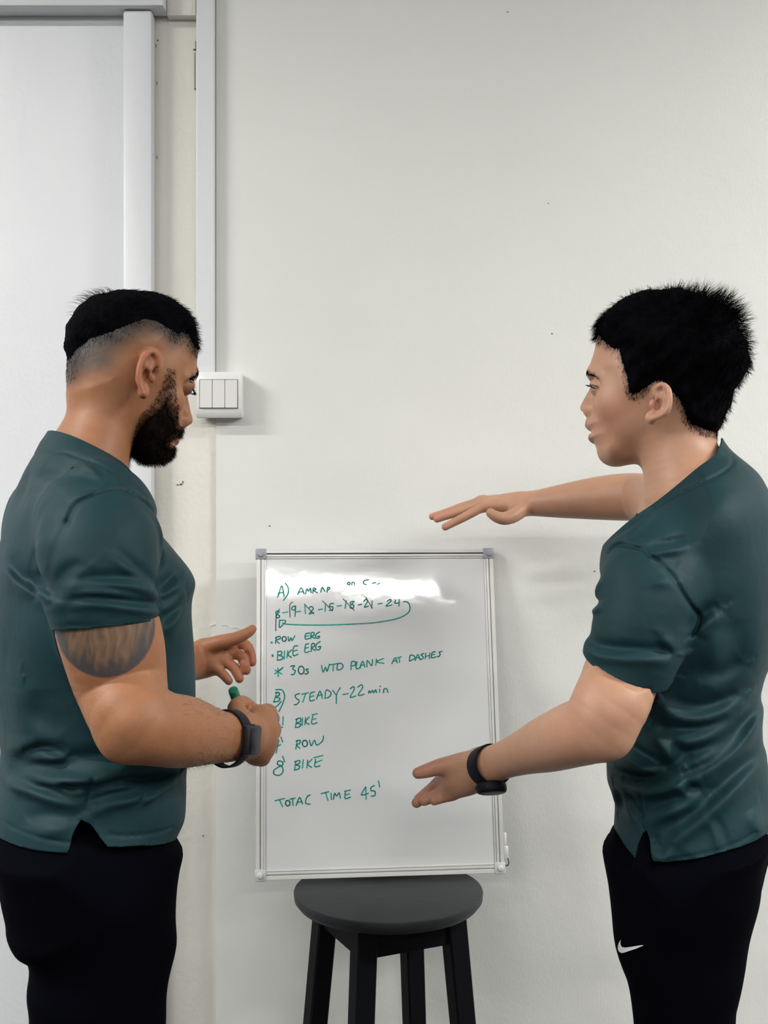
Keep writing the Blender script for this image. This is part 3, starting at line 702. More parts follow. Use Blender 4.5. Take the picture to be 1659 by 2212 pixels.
def legs(m, person, outline, ns, ctrl, top, foot_s, cloth, hem, res=.005):
    """trousers: two leg solids + seat; shoes"""
    it = [('u', Prof(m.p2(outline, n*1.0), m.ctrl(ctrl, n), h=.004, n0=n), .03) for n in ns]
    it.append(('u', top, .05)); tr = Grp(it)
    def wr(P, d):
        u = hem(P[:, 0])-P[:, 2]; k = (np.abs(d) < .06) & (u < .05)
        if k.any(): d = d.copy(); d[k] = np.maximum(d[k], np.minimum(cloth.ev(P[k]), .05)+.0065-1.6*np.maximum(u[k], -.001))
        return d+.0016*np.sin(P[:, 2]*46+P[:, 0]*13+P[:, 1]*9)*np.sin(P[:, 2]*17-P[:, 0]*31)
    trd = Fn(tr, wr); V, Q = polygonize(trd, res); T = tris(Q)
    V, T = clip(V, T, V[:, 2]-.07)
    o = m.obj('trousers', V, T, M_pants, person)
    for n, s in zip(ns, foot_s):
        sh = Grp([('u', Limb([(s-.02, n, .06), (s+.03, n, .055), (s+.13, n, .04), (s+.19, n, .035)], [.042, .045, .036, .026], n=3), 0), ('u', Limb([(s-.02, n, .06), (s-.01, n, .12)], [.042, .04], n=1), .03)])
        sh = Grp([('u', sh, 0), ('s', Ell((s+.05, n, -.4+.012), (.9, .9, .4)), 0)])
        V, Q = polygonize(sh, .005); V[:, 2] = np.maximum(V[:, 2], .012); so = m.obj('shoe', V, tris(Q), M_shoe, person)
        a = np.linspace(0, 2*np.pi, 33)[:-1]; ox = s+.08+.135*np.cos(a); on = n+(.045-.008*np.cos(a))*np.sin(a)
        VV = np.r_[np.c_[ox, on, np.full(32, 0.0)], np.c_[ox, on, np.full(32, .026)]]
        FF = [[i, (i+1) % 32, 32+(i+1) % 32, 32+i] for i in range(32)]+[list(range(32))[::-1], list(range(32, 64))]
        if m.flip: FF = [f[::-1] for f in FF]
        mesh_obj('sole', m.wor(VV), FF, M_sole, so, smooth=False)
    return tr, o
def eyes(m, person, c, r, look, n):
    """two eyeballs, each with an iris disc; c = local centre on the near side"""
    for sg in (1, -1):
        cc = np.array([c[0], sg*n, c[2]]); V = []; F = []
        d = nrm(look*np.array([1, 1, 1])); u = nrm(np.cross(d, (0, 0, 1))); w = np.cross(d, u); K = 24; R = 12
        def ring(t0, t1, k, rr):
            V = []; F = []
            for i in range(k+1):
                th = t0+(t1-t0)*i/k
                for j in range(K):
                    ph = 2*math.pi*j/K; V.append(cc+rr*(d*math.cos(th)+(u*math.cos(ph)+w*math.sin(ph))*math.sin(th)))
            for i in range(k):
                for j in range(K): F.append([i*K+j, i*K+(j+1) % K, (i+1)*K+(j+1) % K, (i+1)*K+j])
            return V, F
        V, F = ring(0.001, math.pi-.001, R, r); e = mesh_obj('eye', m.wor(V), F, M_eye, person)
        V, F = ring(0.001, .78, 5, r*1.012); mesh_obj('iris', m.wor(V), F, M_iris, e)
def band(name, c, axis, side, ra, rb, width, th, mt, parent, gap=None):
    """closed strap: elliptic ring, world space"""
    a = nrm(axis); u = nrm(np.asarray(side, float)-a*np.dot(side, a)); w = np.cross(a, u); K = 48; V = []; F = []
    prof = [(-width/2, 0), (-width/2, th*.7), (-width/2+.002, th), (width/2-.002, th), (width/2, th*.7), (width/2, 0)]
    for k in range(K):
        t = 2*math.pi*k/K
        for x, e in prof: V.append(np.asarray(c)+a*x+u*(ra+e)*math.cos(t)+w*(rb+e)*math.sin(t))
    n = len(prof)
    for k in range(K):
        for i in range(n): F.append([k*n+i, k*n+(i+1) % n, ((k+1) % K)*n+(i+1) % n, ((k+1) % K)*n+i])
    g = Geo(); g.add(V, F); return g.build(name, mt, parent, smooth=True)
# ---------------------------------------------------------------- the man on the left
a_ = math.radians(27); ML = Man((W(250, CY, 1.5)[0], W(250, CY, 1.5)[1]), (math.cos(a_), math.sin(a_), 0), (math.sin(a_), -math.cos(a_), 0))
P1 = empty('person', (ML.O[0]-.05, ML.O[1], 0), 'bearded man in dark teal t-shirt with arm tattoo, looking down, holding a green marker', 'person')
o1, s1 = (100, 580), 4.1475
hp = lambda pts, n=0.0: ML.p2(pts, n, o1, s1)
HC = lambda x, y, n=0.0: ML.pp(o1[0]+x/s1, o1[1]+y/s1, n)
skull = Prof(hp([(1322, 640), (1336, 760), (1332, 850), (1322, 930), (1302, 985), (1258, 1045), (1222, 1120), (1200, 1220), (1192, 1300), (1195, 1380), (1205, 1440), (1195, 1490),
    (1170, 1525), (1168, 1560), (1140, 1585), (1138, 1630), (1110, 1690), (1040, 1725), (950, 1705), (850, 1630), (760, 1540), (600, 1440), (400, 1290), (245, 1150), (228, 1040), (212, 900), (207, 740),
    (228, 560), (300, 390), (430, 290), (600, 240), (800, 232), (1000, 262), (1150, 335), (1250, 430), (1305, 540)]),
    ML.ctrl([(750, 650, .077, .088), (1230, 760, .060, .050), (1320, 900, .050, .042), (1130, 1150, .060, .058), (1000, 1000, .071, .06), (1160, 1460, .042, .040), (1060, 1640, .032, .028), (850, 1380, .062, .050), (950, 1550, .046, .034), (300, 1000, .066, .070), (300, 600, .071, .085)], 0, o1, s1), h=.0015)
nose = Prof(hp([(1292, 1040), (1262, 1120), (1272, 1200), (1290, 1290), (1306, 1345), (1302, 1385), (1272, 1404), (1215, 1402), (1170, 1340), (1160, 1200), (1200, 1060)]),
    ML.ctrl([(1270, 1080, .010, .010), (1240, 1200, .013, .012), (1285, 1350, .0135, .013), (1200, 1370, .020, .012)], 0, o1, s1), h=.001, smooth=4)
ala = Ell(HC(1222, 1368, .013), (.010, .0075, .0085)); nost = Ell(HC(1255, 1404, .008), (.0085, .0045, .0045))
brow = Limb([HC(1308, 950, .012), HC(1288, 955, .028), HC(1242, 970, .045)], [.0065, .0065, .0055], n=3)
cheek = Ell(HC(1090, 1170, .047), (.022, .014, .020))
sock = Ell(HC(1290, 1080, .036), (.011, .015, .010))
eyeL = HC(1236, 1048, .031); lid = Ell(eyeL, (.0142, .0150, .0135)); slit = Ell(eyeL+[.011, 0, -.008], (.012, .012, .0016), np.array([[.82, 0, -.57], [0, 1, 0], [.57, 0, .82]]))
lips = Prof(hp([(1195, 1500), (1172, 1525), (1168, 1545), (1172, 1568), (1150, 1590), (1110, 1580), (1100, 1530)]), ML.ctrl([(1150, 1545, .022, .008)], 0, o1, s1), h=.001)
pair = lambda nd: Grp([('u', nd, 0), ('u', Mir(nd), 0)])
head = Grp([('u', skull, 0), ('u', pair(brow), .012), ('u', pair(cheek), .015), ('s', pair(sock), .010), ('u', nose, .007), ('u', pair(ala), .006), ('s', pair(nost), .002), ('u', lips, .004),
            ('u', pair(lid), .003), ('s', pair(slit), .001)])
earN = ear(ML, [(1000, 870), (985, 780), (945, 742), (890, 775), (850, 840), (828, 930), (836, 1020), (855, 1085), (868, 1120)], (872, 1110),
    {'anti': [(925, 800), (895, 880), (884, 960), (890, 1040)], 'c': (908, 960), 'c2': (942, 830)}, (948, 985), .091, .078, o1, s1, hw=.0034)
ears = pair(earN)
neck = Limb([HC(580, 1050), HC(520, 1250), HC(450, 1480), HC(350, 1750)], [.046, .0425, .0455, .055], [.054, .056, .062, .075], n=4)
# torso and limbs
torso_pts = [(155, 992), (122, 998), (84, 1027), (50, 1070), (28, 1115), (4, 1180), (-10, 1260), (-14, 1380), (-10, 1500), (2, 1600), (2, 1680), (-12, 1760), (-18, 1850), (-14, 1930), (180, 1945), (350, 1925), (356, 1835),
    (362, 1795), (382, 1745), (388, 1690), (388, 1640), (402, 1560), (405, 1500), (404, 1450), (398, 1400), (392, 1340), (389, 1290), (395, 1250), (383, 1215), (350, 1172), (310, 1130), (272, 1095), (232, 1055), (200, 1020)]
tctrl = [(130, 1040, .16, .09), (60, 1100, .185, .10), (250, 1110, .170, .09), (200, 1250, .185, .125), (380, 1250, .175, .085), (0, 1300, .18, .10), (200, 1500, .160, .125), (200, 1700, .160, .125), (380, 1700, .15, .10), (200, 1850, .172, .125), (0, 1850, .16, .10)]
torso = Prof(ML.p2(torso_pts), ML.ctrl(tctrl), h=.004)
sh = ML.pp(212, 1150, .175); el = ML.pd(283, 1568, 1.27)
sleeve = Limb([ML.pp(222, 1130, .135), ML.pp(212, 1175, .178), ML.pp(214, 1250, .192), ML.pp(224, 1330, .196), ML.pp(232, 1385, .196)], [.062, .067, .0665, .0600, .0580], n=3)
fa0, fa1, fa2 = ML.pp(222, 1140, -.14)+[.01, 0, 0], ML.pp(235, 1210, -.170)+[.015, 0, 0], ML.pd(300, 1440, 1.72)
sleevef = Limb([fa0, fa1, fa1+(fa2-fa1)*.33, fa1+(fa2-fa1)*.62, fa1+(fa2-fa1)*.78], [.058, .063, .061, .0575, .056], n=3)
wristN = ML.pd(527, 1592, 1.475); DW = 1.475
arm = Limb([ML.pp(222, 1140, .15), ML.pp(216, 1200, .185), ML.pp(224, 1330, .196), ML.pp(238, 1400, .196), ML.pp(258, 1480, .195), ML.pd(290, 1556, 1.275), ML.pd(345, 1574, 1.305), ML.pd(400, 1581, 1.35), ML.pd(455, 1590, 1.405), ML.pd(500, 1594, 1.45), ML.pd(532, 1592, 1.48)],
    [.050, .056, .0560, .0545, .0500, .0440, .0425, .0420, .0345, .0300, .0285], [.050, .056, .0545, .053, .050, .046, .044, .040, .030, .0235, .0225], side=(.25, 1, 0), n=4)
elb = Ell(ML.pd(262, 1600, 1.27), (.020, .020, .020)); bic = Ell(ML.pp(288, 1420, .196), (.028, .034, .055))
# near hand: loose fist round the marker, back of the hand to the camera
handN = hand(ML, (530, 1590, 1.478), [(578, 1540, 1.545), (587, 1575, 1.55), (580, 1608, 1.55), (566, 1636, 1.545)],
    [[(577, 1545, 1.545), (588, 1552, 1.578), (572, 1560, 1.605), (552, 1560, 1.598)], [(584, 1577, 1.55), (590, 1583, 1.585), (570, 1590, 1.61), (550, 1588, 1.60)], [(576, 1608, 1.55), (580, 1612, 1.58), (563, 1618, 1.603), (545, 1614, 1.595)], [(560, 1634, 1.545), (564, 1638, 1.57), (550, 1640, 1.59), (537, 1634, 1.583)]],
    ([(520, 1560, 1.48), (510, 1530, 1.495), (524, 1519, 1.52), (545, 1532, 1.55)], .0125, .0090), (.0175, .0118), [(.0115, .0085)]*2+[(.0098, .008)]+[(.009, .0072)],
    palm=[Ell(ML.pd(556, 1588, 1.525), (.028, .030, .040))])
# far hand
DF = 1.93
handF = hand(ML, (418, 1430, DF), [(500, 1388, DF+.02), (492, 1408, DF+.005), (480, 1424, DF-.005), (462, 1440, DF-.01)],
    [[(500, 1388, DF+.02), (530, 1393, DF+.015), (541, 1412, DF+.01), (544, 1430, DF+.005)], [(492, 1408, DF+.005), (519, 1416, DF), (528, 1432, DF-.01), (532, 1448, DF-.012)], [(480, 1424, DF-.005), (503, 1440, DF-.01), (512, 1454, DF-.015), (517, 1466, DF-.018)], [(462, 1440, DF-.01), (480, 1455, DF-.018), (488, 1464, DF-.02), (494, 1471, DF-.02)]],
    ([(440, 1398, DF-.01), (478, 1387, DF-.02), (512, 1378, DF-.02), (536, 1366, DF-.015), (545, 1359, DF-.012)], .0140, .0072), (.020, .011), [(.0100, .0078), (.0100, .0078), (.0095, .0075), (.0088, .007)],
    palm=[Ell(ML.pd(452, 1418, DF), (.036, .018, .027), np.array([[.95, 0, .3], [0, 1, 0], [-.3, 0, .95]]))])
armF = Limb([ML.pp(222, 1140, -.14)+[.01, 0, 0], ML.pp(235, 1210, -.170)+[.015, 0, 0], ML.pd(300, 1440, 1.72), ML.pd(345, 1440, 1.80), ML.pd(395, 1432, 1.89), ML.pd(422, 1429, DF-.002), ML.pd(440, 1425, DF)], [.050, .056, .045, .041, .032, .029, .027], [.050, .056, .045, .041, .029, .024, .022], side=(0, 1, 0), n=3)
core = Grp([('u', Off(torso, .012), 0), ('s', Below(ML.pp(200, 1690)[2]), 0)])
body1 = Grp([('u', core, 0), ('u', neck, .045), ('u', head, .028), ('u', ears, .006),
    ('u', Grp([('u', arm, 0), ('u', elb, .02), ('u', bic, .03), ('u', handN, .014)]), .02), ('u', Grp([('u', armF, 0), ('u', handF, .014)]), .02)])
# shirt
tub = Limb([HC(480, 1330), HC(425, 1500), HC(350, 1700)], [.0505, .0530, .058], [.064, .068, .076], n=2)
stor = Grp([('u', torso, 0), ('u', tub, .050), ('u', Limb([ML.pp(190, 1075, .06), ML.pp(205, 1110, .13)], [.045, .06], n=1), .05), ('u', Mir(Limb([ML.pp(190, 1085, .06), ML.pp(205, 1120, .12)], [.045, .055], n=1), (-.005, 0, 0)), .05)])
slv = Grp([('u', sleeve, 0), ('u', sleevef, 0)])
shirt = Grp([('u', stor, 0), ('u', slv, .022)])
c3 = ((0, 920), 3.6065); c4 = ((0, 1500), 3.1065)
FL = [([(430, 740), (500, 620), (600, 560), (700, 525), (800, 503), (870, 505), (960, 540), (1060, 600), (1140, 665)], *c3, .0022, .0022, 'seam'),
 ([(340, 1300), (300, 1150), (330, 950), (430, 740)], *c3, .003, .0010, 'seam'),
 ([(345, 1300), (400, 1215), (520, 1185), (650, 1178), (850, 1178), (1000, 1215), (1100, 1265), (1195, 1330)], *c3, .008, .0050, 's'),
 ([(400, 1330), (600, 1318), (850, 1345), (1000, 1372), (1200, 1395)], *c3, .0065, .0045, 's'),
 ([(380, 1262), (550, 1238), (750, 1250), (930, 1290)], *c3, .005, .003, 's'),
 ([(700, 960), (790, 1030), (900, 1110), (1050, 1190)], *c3, .007, .003, 's'),
 ([(350, 1240), (420, 1140), (520, 1060)], *c3, .009, .003, 's'),
 ([(415, 1500), (600, 1500), (900, 1470), (1210, 1430)], *c3, .0016, .0008, 'seam'),
 ([(360, 420), (470, 425), (600, 440), (780, 470)], *c3, .009, .003, 's'), ([(430, 520), (560, 500), (760, 480)], *c3, .009, .0025, 's'),
 ([(350, 150), (500, 180), (600, 195), (700, 260), (850, 375), (1000, 470), (1090, 545)], *c3, .0022, .0012, 'seam'),
 ([(590, 190), (680, 290), (760, 420)], *c3, .006, .002, 's'), ([(240, 140), (240, 141)], *c3, .006, .0, 's'),
 ([(1160, 680), (1220, 780), (1255, 900), (1215, 1040), (1190, 1150)], *c3, .007, .004, 's'),
 ([(130, 1030), (200, 1200), (300, 1290), (340, 1340)], *c3, .010, .005, 's'), ([(0, 850), (60, 650), (130, 480)], *c3, .02, .003, 's'),
 ([(1200, 1320), (1290, 1265), (1400, 1190)], *c3, .010, .0045, 's'), ([(1210, 1410), (1320, 1350), (1440, 1260)], *c3, .009, .0045, 's'), ([(1220, 1580), (1330, 1470), (1460, 1350)], *c3, .012, .004, 's'),
 ([(0, 745), (150, 690), (350, 700), (580, 722)], *c4, .009, .006, 's'), ([(0, 690), (150, 640), (300, 590), (500, 515), (650, 470), (900, 440)], *c4, .013, .007, 's'),
 ([(230, 480), (330, 435), (480, 440)], *c4, .009, .006, 's'), ([(140, 560), (230, 460), (330, 400)], *c4, .010, .004, 'z'), ([(580, 790), (660, 730), (750, 685), (950, 640), (1250, 560)], *c4, .009, .006, 's'),
 ([(400, 625), (480, 655), (570, 650)], *c4, .006, .005, 's'), ([(930, 720), (990, 670), (1060, 645)], *c4, .006, .004, 's'), ([(620, 670), (700, 620), (850, 590), (1100, 600)], *c4, .007, .005, 's'), ([(250, 620), (450, 560), (800, 530)], *c4, .008, .004, 's'),
 ([(610, 560), (605, 650), (585, 790)], *c4, .0025, .0015, 'seam'), ([(720, 930), (950, 940), (1200, 925)], *c4, .002, .0009, 'seam'), ([(0, 1000), (200, 1005), (470, 1005)], *c4, .002, .0009, 'seam'), ([(250, 960), (350, 900), (480, 870)], *c4, .010, .003, 's'),
 ([(30, 60), (60, 250), (100, 420)], *c4, .016, .004, 's'), ([(220, 0), (260, 200), (400, 330)], *c4, .02, .004, 's')]
FL = [(a, b, c, w, am*1.7, k) for a, b, c, w, am, k in FL]
fg = fold_field(ML, shirt, FL, nref=.15)
def shf(P, d):
    k = smst(.02, .08, P[:, 1]); f = fg.get('f', P[:, 0], P[:, 2])
    soft = .0010*np.sin(P[:, 0]*42+P[:, 2]*30+P[:, 1]*20)*np.sin(P[:, 2]*52-P[:, 1]*35+1)
    return d+f*(.25+.75*k)+soft
nb, nf = ML.pp(112, 934), ML.pp(304, 1052); ns_ = ML.pp(205, 990, .065)
cut = plane3(nb, nf, nf+[0, 1, -.0])
ha, hb = ML.pp(118, 1361, .196), ML.pp(335, 1338, .196); hcut = plane3(ha, hb, ha+[.0, .1, .008])
body1 = Under(body1, Fn(shirt, shf), lambda P: np.maximum(np.maximum(hcut(P), -cut(P))+.004, (.03-P[:, 1])*2))
V, Q = polygonize(body1, .0020); V = relax(V, Q, 1-smst(HC(0, 1800)[2], HC(0, 1550)[2], V[:, 2]))
x, n, z = V[:, 0], V[:, 1], V[:, 2]
hairpoly = hp([(150, 960), (205, 940), (245, 820), (300, 715), (400, 620), (550, 580), (650, 540), (800, 480), (860, 462), (960, 485), (1060, 545), (1150, 590), (1230, 560), (1290, 600), (1345, 690), (1420, 640), (1420, 400), (1200, 150), (800, 50), (400, 100), (150, 400)], .05)
fadepoly = hp([(120, 1010), (215, 1050), (400, 1040), (560, 1010), (680, 960), (700, 850), (780, 790), (850, 775), (960, 750), (1045, 850), (1045, 960), (1100, 950), (1150, 830), (1240, 770), (1320, 730), (1360, 690), (1420, 400), (800, 50), (100, 400)], .05)
beardpoly = hp([(1040, 920), (1100, 920), (1112, 1060), (1135, 1180), (1152, 1290), (1190, 1340), (1225, 1402), (1290, 1410), (1290, 1480), (1185, 1500), (1150, 1520), (1120, 1530), (1112, 1572), (1230, 1590), (1230, 1680), (1150, 1800), (1040, 1860), (900, 1860), (800, 1790), (808, 1660), (800, 1560), (805, 1420), (830, 1320), (920, 1220), (990, 1100), (1025, 1000)], .045)
for k in (hairpoly, fadepoly, beardpoly): pass
q2 = np.c_[x, z]
headm = (z > HC(0, 1800)[2]) & (np.abs(n) < .12)
dh = np.full(len(V), -1.0); df = dh.copy(); db = dh.copy()
dh[headm] = poly_sd(q2[headm], hairpoly); df[headm] = poly_sd(q2[headm], fadepoly); db[headm] = poly_sd(q2[headm], beardpoly)
skin = np.array([.310, .134, .062]); C = np.tile(skin, (len(V), 1))
isear = np.zeros(len(V), bool); isear[headm] = (ears.ev(V[headm]) < head.ev(V[headm])-.001) & (ears.ev(V[headm]) < .0015)
fd = smst(-.001, .030, df)*(.74+.16*smst(HC(800, 0)[0], HC(350, 0)[0], x))*(~isear); hd = smst(-.026, -.001, dh)*(~isear); bd = smst(-.003, .014, db)*.78*(~isear)
dk = np.array([.045, .030, .021]); C = C*(1-fd[:, None])+dk*fd[:, None]; C = C*(1-hd[:, None]*.85)+np.array([.02, .016, .014])*hd[:, None]*.85
C = C*(1-bd[:, None])+np.array([.040, .024, .015])*bd[:, None]
ci = smst(.012, .003, np.linalg.norm((V*[1, 0, 1]+np.abs(V*[0, 1, 0]))-HC(918, 930, .086), axis=1))[isear][:, None]*.5; C[isear] = np.array([.33, .122, .060])*(1-ci)+np.array([.16, .055, .03])*ci  # redder ears; shade in the ear hollow painted into the colour
ln = np.exp(-(np.linalg.norm(V-HC(1270, 1340), axis=1)/.02)**2)[:, None]*.25; C = C*(1-ln)+np.array([.34, .12, .062])*ln
lp = lips.ev(V); lm = ((lp < .0012) & headm)[:, None]; C = np.where(lm, np.array([.27, .11, .08]), C)
le = smst(.019, .012, np.linalg.norm((V*[1, 0, 1]+np.abs(V*[0, 1, 0]))-eyeL-[.004, 0, 0], axis=1))[:, None]*headm[:, None]*.6; C = C*(1-le)+np.array([.15, .068, .048])*le  # dark shading round the eyelids, painted into the skin colour
bl_ = np.min([np.linalg.norm((V*[1, 0, 1]+np.abs(V*[0, 1, 0]))-q, axis=1) for q in proj(skull, catmull([HC(1330, 940, .012), HC(1318, 945, .022), HC(1292, 962, .034), HC(1255, 985, .045)], 8))], 0); bb = (smst(.008, .003, bl_)*headm)[:, None]*.75; C = C*(1-bb)+np.array([.03, .02, .015])*bb
# tattoo on the near upper arm (a solid dark half disc with a feathered pattern)
px, py = ML.pix(V); ta = (n > .13) & (py > 1300) & (py < 1480)
hw = ((px-227)/109)**2+((py-1350)/115)**2
edge = smst(1.02, .94, hw); inner = smst(.86, .30, hw+.16*np.sin(px*.11)+.10*np.sin(px*.31+py*.05)+.1*(py-1400)/60)
streak = .5+.28*np.sin(px*.42+1.6*np.sin(py*.09+px*.05)+np.sin(px*.13)*2)+.22*np.sin(px*.23-py*.11+2*np.sin(py*.05))
ti = edge*ta; tc = np.array([.045, .047, .055])[None]*(1-inner[:, None])+np.array([.20, .125, .075])[None]*(inner*(.55+.45*streak))[:, None]
C = C*(1-ti[:, None]*.93)+tc*ti[:, None]*.93
pink = smst(.10, 0, np.linalg.norm(V-ML.pd(540, 1440, DF), axis=1))[:, None]*.5; C = C*(1-pink)+np.array([.40, .12, .070])*pink
B1 = ML.obj('body', V, tris(Q), M_skin1, P1, colors=C)
T = tris(Q); VN = vnormals(V, T)
eyes(ML, P1, eyeL, .0122, np.array([.8, 0, -.6]), .031)
# hair cap, beard
def cap(m, base, poly, tmax, slope, h=.0021, inset=0.0, lo=None, noise=None, grow=.02):
    g = Grid2(poly.min(0)-.01, poly.max(0)+.01, .0015); g.put('d', poly_sd(g.Q, poly))
    def fn(P, d):
        dd = g.get('d', P[:, 0], P[:, 2])-(inset(P) if callable(inset) else inset)+.0016*np.sin(P[:, 0]*1500+2*np.sin(P[:, 2]*400))*np.sin(P[:, 2]*520+P[:, 1]*700); t = np.clip(dd*slope+.0002, -.004, tmax if np.isscalar(tmax) else tmax(P))
        return d-t+(noise(P)*smst(0, .014, dd) if noise else 0)
    V, Q = polygonize(Fn(base, fn, grow), h); T = tris(Q)
    dd = g.get('d', V[:, 0], V[:, 2])-(inset(V) if callable(inset) else inset); return clip(V, T, dd+.003)
nz = lambda a, b: (lambda P: a*np.sin(P[:, 0]*310+P[:, 1]*120)*np.sin(P[:, 1]*350+P[:, 2]*90)+b*np.sin(P[:, 0]*140+P[:, 2]*180+P[:, 1]*60))
ztop = HC(800, 220)[2]
cbase = Grp([('u', skull, 0), ('u', pair(brow), .012), ('u', pair(cheek), .015), ('u', neck, .028)])
hv, ht = cap(ML, cbase, hairpoly, lambda P: .0035+.0075*smst(ztop-.10, ztop-.01, P[:, 2]), .35, noise=nz(.0006, .0008))
def grow(m, V, VN, wt, N, fn_dir, ln, r, seed, seg=3):
    rg = np.random.default_rng(seed); p = np.maximum(wt, 0); p = p/p.sum(); i = rg.choice(len(V), N, p=p)
    d0, d1 = fn_dir(V[i], VN[i], rg); L = ln(V[i], rg) if callable(ln) else ln*rg.uniform(.6, 1.2, N)
    return strands(V[i]-VN[i]*.0008, d0, d1, L, r, seg)
def join(parts):
    V = []; T = []; n = 0
    for v, t in parts: V.append(v); T.append(t+n); n += len(v)
    return np.concatenate(V), np.concatenate(T)
crown = HC(420, 330)
def dirs_top(P, N_, rg):
    j = rg.normal(0, .25, P.shape); back = np.array([1.0, 0, -.35]); d0 = N_*.45+back*.6+j; return d0, back*.8+j*.8-N_*.1
hn = vnormals(hv, ht)
dhv = poly_sd(hv[:, [0, 2]], hairpoly)
S1 = grow(ML, hv, hn, (hv[:, 2] > HC(0, 900)[2])*1.0, 2600, dirs_top, .010, .00030, 1)
stray = HC(430, 240)
def dirs_stray(P, N_, rg): j = rg.normal(0, .35, P.shape); return N_*1.0+j*.5+np.array([-.5, 0, .3]), j*.3+np.array([-1, 0, -.7])
S2 = grow(ML, hv, hn, np.exp(-(np.linalg.norm(hv-stray, axis=1)/.022)**2), 90, dirs_stray, .020, .0003, 2, 4)
def dirs_fade(P, N_, rg): j = rg.normal(0, .2, P.shape); return N_*.35+np.array([.15, 0, -.7])+j, np.array([.2, 0, -1.0])+j
S3 = grow(ML, V, VN, (dh > -.013)*(dh < .003)*np.exp(dh/.006)*(~isear), 6500, dirs_fade, .0065, .00022, 3, 2)
S4 = grow(ML, V, VN, smst(-.002, .02, df)*(dh < -.004)*(~isear), 2600, dirs_fade, .0018, .00016, 4, 2)
def dirs_front(P, N_, rg): j = rg.normal(0, .2, P.shape); return N_*.5+np.array([.5, 0, -.5])+j, np.array([.1, 0, -1.0])+j
S5 = grow(ML, hv, hn, np.exp(-(np.linalg.norm(hv-HC(1370, 600), axis=1)/.020)**2), 260, dirs_front, .014, .0003, 5)
HV, HT = join([(hv, ht), S1, S2, S3, S4, S5]); ML.obj('hair', HV, HT, M_hair, P1)
tb = lambda P: .0032+.0135*smst(HC(0, 1350)[2], HC(0, 1700)[2], P[:, 2])
bv, bt = cap(ML, cbase, beardpoly, lambda P: tb(P), .50, inset=lambda P: .0045+.0090*smst(HC(0, 1500)[2], HC(0, 1250)[2], P[:, 2]), noise=nz(.0008, .001))
bn = vnormals(bv, bt)
def dirs_beard(P, N_, rg): j = rg.normal(0, .3, P.shape); return N_*.55+np.array([.1, 0, -.6])+j, np.array([.25, 0, -.8])+N_*.2+j
S1 = grow(ML, bv, bn, (np.abs(bv[:, 1]) > 0)*1.0, 5200, dirs_beard, .0085, .00024, 6)
S2 = grow(ML, V, VN, ((db > -.002)*(db < .016))*(~isear)*1.0, 8500, dirs_beard, .0075, .00018, 7, 2)
HV, HT = join([(bv, bt), S1, S2]); ML.obj('beard', HV, HT, M_hairb, P1)
# eyebrows and lashes
def brow_hair(m, pts, parent, seed, N=240, up=.3, mt=M_hair, node=None, ln=.0065, spread=.0028, bend=(-.8, 0, .0)):
    rg = np.random.default_rng(seed); pl = proj(node, catmull(pts, 6)); out = []
    for sg in (1, -1):
        t = rg.uniform(0, (len(pl)-1.001)*.86, N); i = t.astype(int); p = pl[i]+(pl[i+1]-pl[i])*(t-i)[:, None]; p = p+rg.normal(0, spread, p.shape)*[.3, .3, .8]
        for _ in range(6):
            e = 1e-4; d = node.ev(p); gr = np.stack([node.ev(p+np.eye(3)[k]*e)-d for k in range(3)], 1)/e; gr /= np.linalg.norm(gr, axis=1, keepdims=True)+1e-9; p = p-gr*d[:, None]
        d0 = gr*.45+np.array(bend)*np.array([1, 1, 1])+[0, .25, up]+rg.normal(0, .15, p.shape); d1 = np.array(bend)+[0, .5, -.1]+rg.normal(0, .15, p.shape)
        v, tt = strands(p, d0, d1, ln*rg.uniform(.6, 1.2, N), .00036, 2)
        if sg < 0: v = v*[1, -1, 1]; tt = tt[:, ::-1]
        out.append((v, tt))
    v, tt = join(out); return m.obj('eyebrows', v, tt, mt, parent)
brow_hair(ML, [HC(1330, 940, .012), HC(1318, 945, .022), HC(1292, 962, .034), HC(1255, 985, .045)], P1, 11, 520, node=head, ln=.008)
rg = np.random.default_rng(12); out = []
for sg in (1, -1):
    th = rg.uniform(-1.15, 1.15, 70); dcen = nrm([.80, 0, -.60]); p = eyeL*[1, 0, 1]+[0, .031, 0]+np.stack([dcen*math.cos(a)*.0150+np.array([0, math.sin(a)*.0150, 0]) for a in th]); p = p+[0, 0, -.001]
    d = dcen+np.stack([np.array([0, math.sin(a)*.6, 0]) for a in th])+rg.normal(0, .08, p.shape); v, tt = strands(p, d, d+[.2, 0, .35], rg.uniform(.0045, .0065, 70), .0003, 2)
    if sg < 0: v = v*[1, -1, 1]; tt = tt[:, ::-1]
    ML.obj('eyelashes', v, tt, M_hair, P1)
# forearm hair
farm = ((ML.pix(V)[0] > 390) & (ML.pix(V)[0] < 545) & (V[:, 1] > .02) & (V[:, 2] < 1.28)); edgew = 1+5*((ML.pix(V)[1] > 1628)|(ML.pix(V)[1] < 1545))
def dirs_arm(P, N_, rg): j = rg.normal(0, .3, P.shape); return N_*.5+np.array([.6, -.5, -.35])+j, np.array([.6, -.4, -.8])+j
v, tt = grow(ML, V, VN, farm*edgew, 1700, dirs_arm, .0085, .00011, 9); ML.obj('arm_hair', v, tt, M_hairb, P1)

